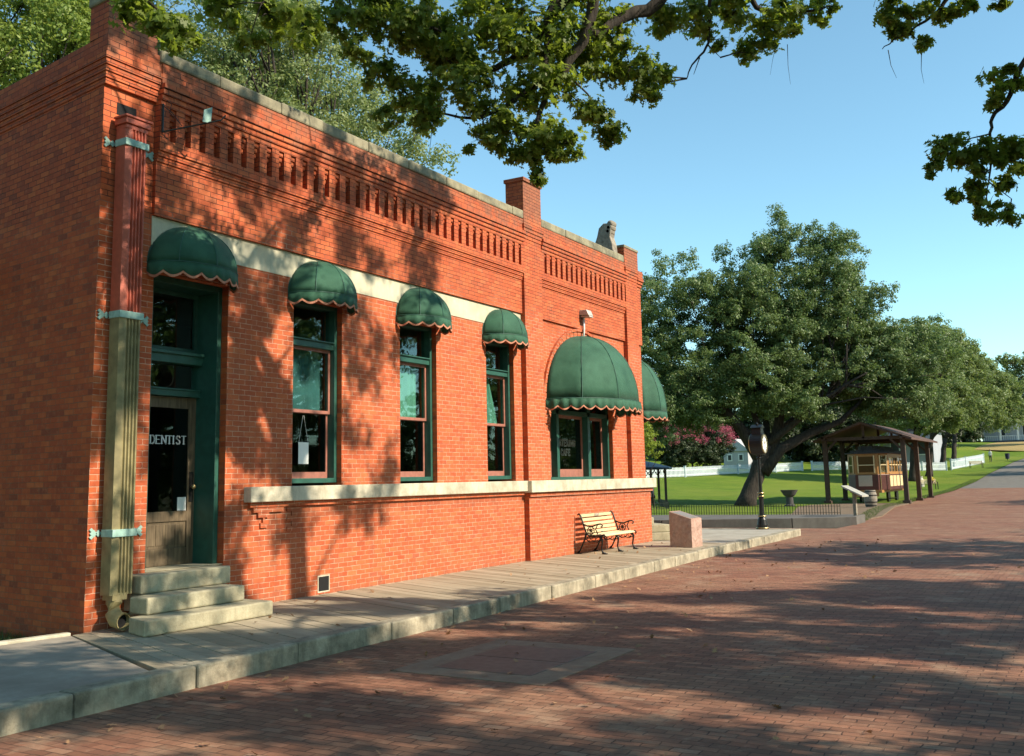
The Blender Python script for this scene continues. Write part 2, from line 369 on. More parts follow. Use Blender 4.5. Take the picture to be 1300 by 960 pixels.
# ------------------------------------------------------------------ terrain
ROAD = -.2
SS = [-200,55,80,97,117,137,157,195,260,400,900]; ZZ = [-.2,-.2,.1,.62,1.6,2.5,3.5,6.2,8.5,9.5,10]
def tz(x, y):
    k = 1.6 if x > 0 else 0
    # the lawn swells gently away from the street
    s = x + k*max(y-3,0)*min(1,max(0,(x-34)/14))
    return float(np.interp(s, SS, ZZ))
def sheet(name, xs, ys, dz, m, parent=None, mask=None, **k):
    mb = MB(); idx = {}
    for i,x in enumerate(xs):
        for j,y in enumerate(ys):
            idx[i,j] = len(mb.v); mb.v.append((x,y,tz(x,y)+dz-(.3*min(1,max(0,(x-26)/6)) if name=='ground' else 0)))
    for i in range(len(xs)-1):
        for j in range(len(ys)-1):
            if mask and not mask((xs[i]+xs[i+1])/2,(ys[j]+ys[j+1])/2): continue
            mb.f.append((idx[i,j],idx[i+1,j],idx[i+1,j+1],idx[i,j+1]))
    o = mb.build(name, m); tag(o, kind='structure', **k); return o
xs = list(np.arange(-60,300,5.0))+[320,360,420,500,700,900]; ys = [-500,-300,-200,-150]+list(np.arange(-100,120,5.0))+[150,200,300,500]
xs = [-500,-200]+xs
sheet('ground', xs, ys, -.02, 'rough_ground')
# brick street incl. the side street past the bank; asphalt further on
def kerbline(x):      # street edge of the raised walk along the bank
    return float(np.interp(x,[-30,-1,4,10,15,22,24],[-3.35,-3.02,-2.95,-2.72,-2.5,-2.45,-2.40]))
def edge(x):          # street's far left edge with the lawn
    return float(np.interp(x,[24,30,36,44,50,55,70,85,110,140,170],[-2.4,-2.6,-2.3,-1.2,-.6,-.45,-.35,-.3,-.35,-.8,-2.5]))
def strip(name, m, x0, x1, step, lo, hi, dz):
    mb = MB(); X = list(np.arange(x0,x1,step))+[x1]
    for i,x in enumerate(X):
        for y in (lo(x),hi(x)): mb.v.append((x,y,tz(x,y)+dz))
    for i in range(len(X)-1): mb.f.append((2*i,2*i+2,2*i+3,2*i+1))
    return tag(mb.build(name,m),kind='structure')
strip('brick_road','paver',-60,84,1.0,lambda x:-14.5,lambda x: (40 if 20<x<27.5 else (edge(x) if x>=27.5 else kerbline(x)+.3)),0)
strip('asphalt_road','asphalt',84,172,2.0,lambda x:-13.0,edge,0)
strip('far_walk','walk_concrete',-60,170,2.0,lambda x:-17,lambda x:-14.5,.12)
strip('dry_slope','dry_grass',157,330,2,lambda x:-80,lambda x:7 if x>172 else edge(x)+.5,.05)
xs2 = list(np.arange(28,230,1.5)); ys2 = [-1]+list(np.arange(0,120,1.5))
mb = MB(); 
for x in xs2:
    e = edge(x)+.02
    for j,y in enumerate(ys2):
        yy = e if j == 0 else max(e+.001*j, y); mb.v.append((x,yy,tz(x,yy)+.03))
n = len(ys2)
for i in range(len(xs2)-1):
    if xs2[i] < 34: continue
    for j in range(n-1): mb.f.append((i*n+j,(i+1)*n+j,(i+1)*n+j+1,i*n+j+1))
tag(mb.build('lawn','lawn',smooth=True),kind='structure')
mb = MB().prism([(33,-2.3),(37.5,-2.35),(50,-.8),(55.5,-.7),(67,-.3),(67,5.2),(50,4.5),(40,2.2),(33,2.5)],-.25,-.155)
tag(mb.build('dirt_yard','dirt'),kind='structure')
# rows of grass behind the street, far side (seen in window reflections)
sheet('verge', [-60,0,55,80,97,117,137,157,180], [-60,-40,-30,-17], .005, 'lawn')

# ------------------------------------------------------------------ raised walk by the bank
mb = MB()
d = Vector((-.45,-.893)); w = .215; y0, gap = -.001, .007
def inner(x): return kerbline(x)+.22
x = -.15
poly_end = 17.0
while x < 18.6:
    def down(xs_):      # follow the diagonal down to the kerb
        t = 0
        for _ in range(40):
            px, py = xs_+d.x*t, d.y*t
            if py < inner(px): break
            t += .06
        tt = t; px, py = xs_+d.x*tt, d.y*tt
        return (px, inner(px))
    a, c_ = down(x), down(x+w-gap); zz = random.uniform(-.004,.004)
    mb.prism([a,c_,(x+w-gap,-.001),(x,-.001)],-.05,zz)
    x += w
bw = tag(mb.build('boardwalk','boards',bevel=.004),'weathered diagonal plank boardwalk along the front of the brick bank','boardwalk')
mb = MB(); 
mb.prism([(-30,inner(-30)),(-1.32,inner(-1.3)),(-.17,-.005),(-2,.28),(-30,4.7)],-.19,-.004)
tag(mb.build('west_walk','walk_concrete',bevel=.01),kind='structure')
mb = MB(); mb.prism([(-30,4.7),(-2,.28),(-.17,-.005),(-.14,.10),(-1.98,.42),(-30,4.86)],-.2,.028)
tag(mb.build('walk_edging','limestone',bevel=.01),'pale concrete edging between the grass strip and sidewalk left of the bank','edging')
mb = MB()
mb.prism([(17.0,inner(17)),(23.4,inner(23.4)),(23.3,2.0),(21.5,2.35),(18.2,2.5),(18.2,1.0),(17.24,-.0),(18.35,-.006)][:6]+[(17.3,.0)],-.15,.001)
mb.prism([(-1.2,inner(-1)),(17.3,inner(17)),(18.3,-.03),(-.2,-.03)],-.2,-.054)
tag(mb.build('corner_pavement','concrete',bevel=.01),kind='structure')
# kerb, each stone modelled in one kerb
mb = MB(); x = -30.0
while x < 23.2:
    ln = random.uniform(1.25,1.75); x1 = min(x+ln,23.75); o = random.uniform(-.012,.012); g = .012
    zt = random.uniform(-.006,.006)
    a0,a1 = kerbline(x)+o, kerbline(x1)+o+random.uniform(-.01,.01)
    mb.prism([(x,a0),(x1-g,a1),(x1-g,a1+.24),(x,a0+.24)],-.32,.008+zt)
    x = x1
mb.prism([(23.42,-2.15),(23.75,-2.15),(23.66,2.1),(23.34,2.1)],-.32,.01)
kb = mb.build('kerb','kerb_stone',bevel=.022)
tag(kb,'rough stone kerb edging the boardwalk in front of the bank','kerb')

# ------------------------------------------------------------------ the bank building
B = empty('brick_building',label='one storey red brick bank building with green dome awnings and pilasters',cat='building')
U = (math.sin(R(7.23)), math.cos(R(7.23)))
def side(s, o=0): return (U[0]*s - U[1]*o, U[1]*s + U[0]*o)
XE = 17.25
door = (.86,2.18,.63,4.55)
wins = [(3.53,4.68,1.72,4.6),(6.26,7.40,1.72,4.6),(9.17,10.28,1.72,4.6)]
AX, AR, AZ = 13.52, 1.68, 3.25     # arch window
mb = MB()
T = .38
# bay one, lower zone, pier at the corner
mb.prism([(0,0),(.86,0),(.86,T),(U[0]*.38/U[1],T)],-.3,4.9)
mb.box(.86,2.18,.0,T,-.3,.63)
mb.box(2.18,3.53,0,T,-.3,4.9)
xsw = [3.53]
for i,(a,bq,z0,z1) in enumerate(wins):
    mb.box(a,bq,0,T,-.3,1.60); mb.box(a,bq,0,T,z1,4.9)
    nx = wins[i+1][0] if i < 2 else 10.62
    mb.box(bq,nx,0,T,-.3,4.9)
mb.box(.86,2.18,0,T,4.55,4.9)
mb.prism([(0,0),(.8,0),(.8,T),(.05,T)],4.9,5.3)
# thin corbelled courses below the sill, stepping up to it at its left end
mb.box(2.62,10.62,-.06,0,1.385,1.46)
for k in range(4):
    mb.box(2.70+.10*k,3.32-.02*k if k<1 else 3.1-.08*k,-.045+.006*k,0,1.31-.075*k,1.382-.075*k)
for q,(cx_,k0) in enumerate([(3.42,5)]):
    for k in range(k0): mb.box(cx_+(.1 if k%2 else 0),cx_+.2+(.1 if k%2 else 0),-.018,0,1.31-.075*k,1.378-.075*k)
# bay two lower wall stands proud
mb.box(10.62,17.25,-.12,T,-.3,1.42); mb.box(10.66,17.34,-.17,T,1.345,1.42) if False else None
mb.box(10.60,17.31,-.165,-.12,1.34,1.415)
# bay two upper wall with the arched opening
mb.box(10.62,AX-AR,0,T,1.42,AZ); mb.box(AX+AR,XE,0,T,1.42,AZ)
mb.box(AX-AR,AX+AR,0,T,1.42,1.60)
seg = 20; top = 5.3
pts = [(AX-AR*math.cos(math.pi*k/seg), AZ+AR*math.sin(math.pi*k/seg)) for k in range(seg+1)]
for k in range(seg):
    (xa,za),(xb,zb) = pts[k],pts[k+1]
    mb.prism_xz([(xa,za),(xb,zb),(xb,top),(xa,top)],0,T)
mb.box(10.62,AX-AR,0,T,AZ,top); mb.box(AX+AR,XE,0,T,AZ,top)
# pilasters
mb.box(10.62,11.42,-.12,0,1.42,7.0); mb.box(16.1,16.86,-.12,0,1.42,7.0)
# string course + upper wall
mb.box(.80,10.62,-.055,T,5.3,6.04); mb.box(11.42,16.1,-.05,T,5.3,6.04); mb.box(16.86,XE,-.05,T,5.3,6.04)
mb.prism([(0,0),(.8,0),(.8,T),(.05,T)],5.3,6.86)
for z0,z1,o in ((6.04,6.115,.075),(6.115,6.19,.095),(6.19,6.35,.12)):
    mb.box(.80,10.62,-o,T,z0+.004,z1); mb.box(11.42,16.1,-o,T,z0+.004,z1)
mb.box(16.86,XE,-.05,T,6.04,6.83)
# frieze: back wall and bars
mb.box(.80,10.62,-.015,T,6.35,6.81); mb.box(11.42,16.1,-.015,T,6.35,6.81)
def bars(x0,x1,pitch=.2625,wd=.150):
    x = x0; k = 0
    while x < x1:
        mb.box(x,min(x+wd,x1),-.118,-.015,6.352,6.81)
        if x+pitch < x1:
            for q,(zq,oq) in enumerate(((6.59,.045),(6.665,.068),(6.74,.092))):
                mb.box(x+wd,min(x+pitch,x1),-oq,-.015,zq,zq+.071)
        x += pitch
bars(.80,10.62); bars(11.42,16.1)
# corbelled cornice
zc = 6.81
for k,o in enumerate((.125,.148,.171,.194)):
    z1 = zc+.078*(k+1); z0 = zc+.078*k
    mb.box(.80,10.62,-o,T,z0+.003,z1-.004); mb.box(11.42,16.1,-o,T,z0+.003,z1-.004)
mb.box(.80,10.62,-.135,T,zc+.312,7.40); mb.box(11.42,16.1,-.135,T,zc+.312,7.40)
# west wall, its corbels wrap the corner
def Lp(o, of, s1, xr=.8):
    return [(-o,-of),(xr,-of),(xr,.34),side(.6,-.36),side(s1,-.36),side(s1,o)]
SD = 16.5
# west wall with two window openings
def swall(s0,s1,z0,z1,o=0): mb.prism([side(s0,o),side(s0,-.36),side(s1,-.36),side(s1,o)][::-1],z0,z1)
swin = [(3.2,4.35),(7.2,8.35)]
ss = [.38]+[q for w_ in swin for q in w_]+[SD]
for i in range(0,len(ss),2): swall(ss[i],ss[i+1],-.6,6.86)
for a,bq in swin: swall(a,bq,-.6,1.72); swall(a,bq,4.6,6.86)
mb.prism([(0,0),(.3,0),(.38,T),(U[0]*.38/U[1],T)],-.6,-.3)
for k,(z0,z1,o,of) in enumerate(((6.86,6.94,.018,.05),(6.94,7.02,.034,.07),(7.02,7.10,.05,.09),(7.10,7.18,.066,.11),(7.18,7.26,.082,.13),(7.26,7.50,.06,.12))):
    mb.prism(Lp(o,of,SD),z0+.003,z1-.003 if k<5 else z1)
# corner, middle and end posts
mb.prism([(-.055,-.115),(.72,-.115),(.72,.3),side(.3,.055)],7.50,7.96)
for z0,z1,o in ((6.98,7.06,.135),(7.06,7.14,.15),(7.14,7.22,.165),(7.22,7.30,.18)): mb.box(10.62-(o-.12),11.42+(o-.12),-o,T,z0+.003,z1-.003)
mb.box(10.60,11.40,-.15,.30,7.30,8.28); mb.box(10.57,11.43,-.18,.33,8.28,8.36)
for z0,z1,o in ((6.98,7.06,.135),(7.06,7.14,.15),(7.14,7.22,.165),(7.22,7.30,.18)): mb.box(16.08-(o-.12),16.86,-o,T,z0+.003,z1-.003)
mb.box(16.02,16.92,-.145,.30,7.30,7.83)
# short return at the right-hand end with its own corbels
mb.box(16.86,XE,-.0,T,6.83,7.2)
XC, YC = 18.5, 1.25
def corner_outline(o): return [(16.93,.36),(16.93,-o),(XE+.41*o,-o),(XC+o,YC-.41*o),(XC+o,16.4),(XC-.38,16.4),(XC-.38,1.41),(17.09,.36)]
for z0,z1,o in ((6.83,6.91,.05),(6.91,6.99,.08),(6.99,7.07,.11),(7.07,7.15,.14),(7.15,7.35,.12)): mb.prism(corner_outline(o),z0+.003,z1)
cq = lambda u,v: (XE+.70711*(u+v), .70711*(u-v))      # along the chamfer, and outwards
CL = math.hypot(XC-XE,YC)
def cwall(u0,u1,z0,z1): mb.prism([cq(u0,0),cq(u1,0),cq(u1,-.36),cq(u0,-.36)],z0,z1)
cwall(0,.28,-.3,6.83); cwall(CL-.28,CL,-.3,6.83); cwall(.28,CL-.28,3.5,6.83); cwall(.28,CL-.28,-.3,.62)
mb.box(XC-.38,XC,1.41,16.4,-.3,6.83)
mb.box(2.0,XC-.38,16.0,16.4,-.3,7.2)
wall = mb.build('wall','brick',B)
# arch ring
mb = MB(); 
for k in range(30):
    a0, a1 = math.pi*k/30+.006, math.pi*(k+1)/30-.006
    r0, r1 = AR+.005, AR+.30
    mb.prism_xz([(AX-r0*math.cos(a0),AZ+r0*math.sin(a0)),(AX-r0*math.cos(a1),AZ+r0*math.sin(a1)),(AX-r1*math.cos(a1),AZ+r1*math.sin(a1)),(AX-r1*math.cos(a0),AZ+r1*math.sin(a0))],-.028,.05)
for k in range(22):
    a0, a1 = math.pi*k/22+.003, math.pi*(k+1)/22-.003
    r0, r1 = AR+.305, AR+.37
    mb.prism_xz([(AX-r0*math.cos(a0),AZ+r0*math.sin(a0)),(AX-r0*math.cos(a1),AZ+r0*math.sin(a1)),(AX-r1*math.cos(a1),AZ+r1*math.sin(a1)),(AX-r1*math.cos(a0),AZ+r1*math.sin(a0))],-.06,.05)
for sx in (-1,1):
    for k in range(4): mb.box(*sorted((AX+sx*(AR+.01),AX+sx*(AR+.30))),-.03-.008*k,.04,AZ-.30+.075*k,AZ-.30+.075*k+.07)
mb.build('arch','brick',B)
# stone trim
MB().box(2.55,10.615,-.14,0.10,1.46,1.68).build('window_sill','limestone',B,bevel=.012)
MB().box(10.54,17.42,-.24,0.10,1.43,1.68).build('window_sill','limestone',B,bevel=.012)
MB().box(.80,10.62,-.012,T,4.9,5.295).build('lintel_band','band_plaster',B)
for xa,xb in ((.76,10.60),(11.42,16.02)):
    mb = MB(); x = xa
    while x < xb-.01:
        x1 = min(xb,x+random.uniform(.9,1.5)); x1 = xb if xb-x1 < .4 else x1; dz = random.uniform(-.012,.012); dy = random.uniform(-.012,.012)
        mb.box(x,x1-.008,-.155+dy,.36,7.40,7.59+dz); x = x1
    mb.build('coping','coping_stone',B,bevel=.028)
mb = MB(); mb.prism([(-.08,-.14),(.75,-.14),(.75,.33),side(.33,.08)],7.96,8.10); mb.prism([(-.02,-.09),(.69,-.09),(.69,.28),side(.28,.02)],8.10,8.22)
mb.build('post_cap','coping_stone',B,bevel=.03)
MB().box(16.0,16.94,-.165,.33,7.83,7.90).build('post_cap','coping_stone',B,bevel=.01)
MB().prism([(.4,.3),(17.1,.3),(XC-.2,1.4),(XC-.2,16.2),(2.4,16.2)],6.7,6.8).build('roof','roof_dark',B)
mb = MB()
mb.prism([(.45,.45),(XE-.4,.45),(XE-.4,15.9),(2.6,15.9)],.5,.58); mb.prism([(.45,.45),(XE-.4,.45),(XE-.4,15.9),(2.6,15.9)],4.95,5.05)
mb.box(.6,XE-.5,5.2,5.3,.58,4.95)
mb.build('interior_room','interior',B)
# carved finial on the coping: scroll on a bracket
mb = MB()
mb.prism_yz([(-.10,7.60),(.42,7.60),(.46,7.80),(.36,8.05),(.30,8.28),(.16,8.40),(.02,8.38),(-.06,8.24),(-.02,8.02),(-.08,7.82)],15.42,15.72)
for k,(zz_,rr) in enumerate(((8.37,.10),(8.27,.115),(8.17,.105))):
    mb.lathe([(rr*.6,-.15),(rr,-.10),(rr,.10),(rr*.6,.15)],(15.57,-.02+.03*k,zz_),12,'x')
mb.build('finial','carved_stone',B,bevel=.02)
# foundation vent
mb = MB(); mb.box(4.12,4.40,-.006,0,.03,.05); mb.box(4.12,4.40,-.006,0,.27,.29); mb.box(4.12,4.14,-.006,0,.05,.27); mb.box(4.38,4.40,-.006,0,.05,.27)
vf = mb.build('vent','limestone',B); MB().box(4.14,4.38,-.0035,0,.05,.27).build('opening','black_void',vf)

# windows
def sash_window(x0,x1,z0,z1,zt,zm,blind=None,par=B):
    f = MB(); y0,y1 = .10,.30; w = .065
    f.box(x0,x0+w,y0,y1,z0,z1); f.box(x1-w,x1,y0,y1,z0,z1); f.box(x0+w,x1-w,y0,y1,z1-w,z1); f.box(x0+w,x1-w,y0+.0,y1,z0,z0+.075)
    f.box(x0+w,x1-w,y0+.015,y1,zt,zt+.10)
    f.box(x0+w,x1-w,y0-.02,y0+.02,zt+.10,zt+.125)
    root = f.build('window','paint_green',par,bevel=.006)
    s = MB(); q = .05; a,bq = x0+w,x1-w
    for (za,zb,ya) in ((zm,zt,.19),(z0+.075,zm+.04,.235)):
        s.box(a,a+q,ya,ya+.04,za,zb); s.box(bq-q,bq,ya,ya+.04,za,zb); s.box(a+q,bq-q,ya,ya+.04,zb-q,zb); s.box(a+q,bq-q,ya,ya+.04,za,za+(.05 if za==zm else .10))
    s.build('sash','sash_brown',root)
    g = MB(); g.box(a+q,bq-q,.205,.209,zm+.05,zt-.05); g.box(a+w*.1,bq-w*.1,.225,.229,zt+.125,z1-w); g.build('pane','glass',root)
    g = MB(); g.box(a+q,bq-q,.25,.254,z0+.17,zm-.01); g.build('pane','glass_dark',root)
    if blind:
        c = MB(); n = 14; kind, frac = blind
        X0, X1 = a, a+(bq-a)*frac
        vs = []; fs = []
        for i in range(n+1):
            x = X0+(X1-X0)*i/n; yy = .36+.018*math.sin(i*1.9)
            sl = (x-X0)/(X1-X0)
            zb = zm+.02 if kind != 'drape' else zm+.02+ (0.0)
            vs += [((x if kind!='drape' else X0+(x-X0)*1.0),yy,zb),((x if kind!='drape' else X0+(x-X0)*.62),yy,zt-.02)]
        for i in range(n): fs.append((2*i,2*i+2,2*i+3,2*i+1))
        c.add(vs,fs); c.build('curtain','curtain_green' if kind!='dull' else 'curtain_dull',root)
    return root
sash_window(*wins[0],3.88,2.83,('dull',1.0))
sash_window(*wins[1],3.88,2.83,('flat',.92))
sash_window(*wins[2],3.88,2.83,('drape',1.0))
for a,bq in swin:       # two windows in the shaded west wall
    r = sash_window(0,bq-a,1.72,4.6,3.88,2.83,('dull',1.0))
    p0 = side(bq,0); r.location = (p0[0],p0[1],0); r.rotation_euler = (0,0,-R(90)-R(7.23))
# arched window: three lights
mb = MB(); x0,x1 = AX-AR,AX+AR; zz0 = 1.68
cols_ = [(x0,x0+.10),(x0+.85,x0+.99),(x1-.99,x1-.85),(x1-.10,x1)]
cols_ = [(x0,x0+.09),(12.42-.06,12.42+.06),(13.98,14.12),(x1-.09,x1)]
for a,bq in cols_: mb.box(a,bq,.10,.34,zz0,AZ+.3)
mb.box(x0,x1,.095,.36,zz0,zz0+.07); mb.box(x0,x1,.10,.34,AZ-.05,AZ+.05)
pr = []
for k in range(seg):
    (xa,za),(xb,zb) = pts[k],pts[k+1]
    f_ = .94
    mb.prism_xz([(AX+(xa-AX)*f_,AZ+(za-AZ)*f_),(AX+(xb-AX)*f_,AZ+(zb-AZ)*f_),(xb,zb),(xa,za)],.12,.32)
W4 = mb.build('window','paint_green',B)
s = MB(); g = MB()
for a,bq in ((cols_[0][1],cols_[1][0]),(cols_[1][1],cols_[2][0]),(cols_[2][1],cols_[3][0])):
    s.box(a,a+.07,.25,.29,zz0+.07,AZ-.05); s.box(bq-.07,bq,.25,.29,zz0+.07,AZ-.05); s.box(a+.07,bq-.07,.25,.29,AZ-.12,AZ-.05); s.box(a+.07,bq-.07,.25,.29,zz0+.07,zz0+.25)
    g.box(a+.07,bq-.07,.268,.272,zz0+.25,AZ-.12)
s.build('sash','sash_brown',W4); g.box(x0+.1,x1-.1,.26,.264,AZ+.05,AZ+AR*.93*.75); g.build('pane','glass_dark',W4)

# lettering: strokes -> slim solid bars
STROKES = {
 'D':[[(0,0),(0,1)],[(0,1),(.35,1),(.58,.82),(.66,.5),(.58,.18),(.35,0),(0,0)]],
 'E':[[(.6,0),(0,0),(0,1),(.6,1)],[(0,.52),(.45,.52)]],
 'N':[[(0,0),(0,1),(.68,0),(.68,1)]], 'T':[[(.34,0),(.34,1)],[(0,1),(.68,1)]], 'I':[[(.1,0),(.1,1)]],
 'S':[[(.58,.84),(.44,.98),(.2,1),(.05,.86),(.06,.66),(.3,.53),(.52,.4),(.6,.2),(.46,.03),(.2,0),(.03,.14)]],
 'C':[[(.62,.82),(.45,.99),(.22,1),(.05,.8),(0,.5),(.05,.2),(.22,0),(.45,.01),(.62,.18)]],
 'A':[[(0,0),(.33,1),(.66,0)],[(.13,.38),(.53,.38)]], 'R':[[(0,0),(0,1),(.38,1),(.56,.86),(.56,.66),(.38,.52),(0,.52)],[(.28,.52),(.62,0)]],
 'G':[[(.62,.82),(.45,.99),(.22,1),(.05,.8),(0,.5),(.05,.2),(.22,0),(.45,.01),(.62,.18),(.62,.46),(.38,.46)]],
 'F':[[(0,0),(0,1),(.6,1)],[(0,.52),(.45,.52)]]}
ADV = {'I':.42}
SER = {'D':[(0,0),(0,1)],'E':[(0,0),(0,1)],'N':[(0,0),(0,1),(.68,1)],'T':[(.34,0)],'I':[(.1,0),(.1,1)],'S':[]}
def write(mb, text, x, z, h, y, wd, serif=False, sp=.3, thick=.003):
    for ch in text:
        if ch == ' ': x += .6*h; continue
        for st in STROKES[ch]:
            for (a,b_),(c,d_) in zip(st[:-1],st[1:]):
                A = Vector((x+a*h*.95,y,z+b_*h)); C_ = Vector((x+c*h*.95,y,z+d_*h)); dv = (C_-A).normalized()*wd*.35
                vert = abs(d_-b_) > abs(c-a)*.6
                mb.beam(A-dv,C_+dv,thick,wd*(1.0 if (vert or not serif) else .5),up=(-(C_-A).z,0,(C_-A).x))
        if serif:
            for a,b_ in SER.get(ch,[]):
                mb.box(x+a*h*.95-wd*1.15,x+a*h*.95+wd*1.15,y-thick/2,y+thick/2,z+b_*h-(0 if b_==0 else wd*.35),z+b_*h+(wd*.35 if b_==0 else 0))
        x += (ADV.get(ch,.72)+sp)*h
    return x

mb = MB(); write(mb,'CATERING',12.66,2.48,.135,.2625,.034,sp=.22); write(mb,'CAFE',12.86,2.26,.135,.2625,.034,sp=.22)
mb.build('lettering','letter_cream',W4)
mb = MB(); write(mb,'CATERING',12.66,2.48,.135,.2600,.013,sp=.22); write(mb,'CAFE',12.86,2.26,.135,.2600,.013,sp=.22)
mb.build('lettering_fill','letter_dark',W4)

# door, transoms
def door_set():
    x0,x1,z0,z1 = door
    f = MB()
    f.box(x1-.08,x1,.12,.64,z0,z1); f.box(x0,x0+.11,.12,.64,z0,z1); f.box(x0+.11,x1-.08,.12,.64,z1-.09,z1)
    f.box(x0+.11,x1-.08,.44,.62,2.96,3.05); f.box(x0+.11,x1-.08,.42,.46,3.045,3.07)
    f.box(x0+.11,x1-.08,.40,.62,3.42,3.56); f.box(x0+.11,x1-.08,.36,.46,3.54,3.585)
    fr = f.build('door_frame','paint_green',B,bevel=.006)
    g = MB(); g.box(x0+.13,x1-.13,.545,.549,3.07,3.42); g.box(x0+.18,x1-.18,.545,.549,3.66,z1-.15); g.build('pane','glass',fr)
    s = MB(); a,bq = x0+.11,x1-.08
    s.box(a,a+.06,.53,.57,3.585,z1-.09); s.box(bq-.06,bq,.53,.57,3.585,z1-.09); s.box(a+.06,bq-.06,.53,.57,3.585,3.66); s.box(a+.06,bq-.06,.53,.57,z1-.15,z1-.09)
    s.build('transom_sash','paint_green_dark',fr)
    d_ = MB(); y0,y1 = .52,.565; st = .125
    d_.box(a,a+st,y0,y1,z0+.01,2.955); d_.box(bq-st,bq,y0,y1,z0+.01,2.955); A,Bq = a+st,bq-st
    d_.box(A,Bq,y0,y1,2.80,2.955); d_.box(A,Bq,y0,y1,z0+.01,z0+.24); d_.box(A,Bq,y0,y1,z0+.60,z0+.74)
    d_.box(A,Bq,y0+.02,y1-.008,z0+.24,z0+.60)
    for k in range(5): d_.box(A+.04+k*(Bq-A-.08)/5+.008,A+.04+(k+1)*(Bq-A-.08)/5-.008,y0+.012,y0+.02,z0+.28,z0+.56)
    dd = d_.build('door','door_wood',B,bevel=.004)
    MB().box(A,Bq,.54,.544,z0+.74,2.80).build('pane','glass_dark',dd)
    MB().lathe([(.012,0),(.012,-.04),(.03,-.045),(.034,-.065),(.02,-.085)],(bq-.065,.52,z0+1.07),14,'y').build('handle','brass',dd,smooth=True)
    MB().box(bq-.10,bq-.03,.512,.52,z0+.86,z0+1.28).build('lock_plate','iron',dd)
    mb = MB(); write(mb,'DENTIST',1.325,2.30,.112,.532,.019,serif=True,sp=.13,thick=.004); mb.build('lettering','letter_white',dd)
    nt_ = MB().box(Bq-.16,Bq-.01,.532,.536,z0+.745,z0+.93).build('notice','paper',dd)
door_set()
# threshold under the door
MB().box(.87,2.17,.0,.7,.55,.636).build('threshold','step_stone',B)

# stone steps
S_ = empty('stone_steps',label='three worn stone steps below the DENTIST door',cat='steps')
mb = MB(); mb.prism([(.03,-1.03),(2.10,-1.03),(2.10,-.004),(.62,-.004),(.62,-.56),(.19,-.56)],.002,.19); mb.build('step','step_stone',S_,bevel=.022)
MB().box(.36,1.93,-.68,-.35,.195,.395).build('step','step_stone',S_,bevel=.022)
MB().box(.56,1.93,-.345,-.004,.195,.395).build('step_backing','step_stone',S_)
MB().box(.55,2.02,-.32,-.004,.40,.628).build('step','step_stone',S_,bevel=.022)
S2 = empty('stone_steps',(XE+.625,.625,0),R(45),label='pale concrete steps at the cut off corner of the bank, behind the granite marker',cat='steps')
MB().box(-.62,.62,-.30,-.005,.43,.62).build('step','step_stone',S2,bevel=.02)
MB().box(-.85,.85,-.68,-.005,.225,.425).build('step','step_stone',S2,bevel=.02)
MB().prism([(-.62,-1.08),(.62,-1.08),(1.1,-.6),(1.1,-.005),(-.88,-.005),(-.98,-.62)],.004,.22).build('step','step_stone',S2,bevel=.02)

# east entrance (seen from the side only) 
f = MB(); w_ = (CL-.56)/2
f.box(-w_,-w_+.08,.12,.28,.62,3.5); f.box(w_-.08,w_,.12,.28,.62,3.5); f.box(-w_+.08,w_-.08,.12,.28,3.4,3.5); f.box(-w_+.08,w_-.08,.18,.22,.62,3.4)
f = f.build('door','paint_green_dark',B,loc=(XE+.625,.625,0)); f.rotation_euler = (0,0,R(45))

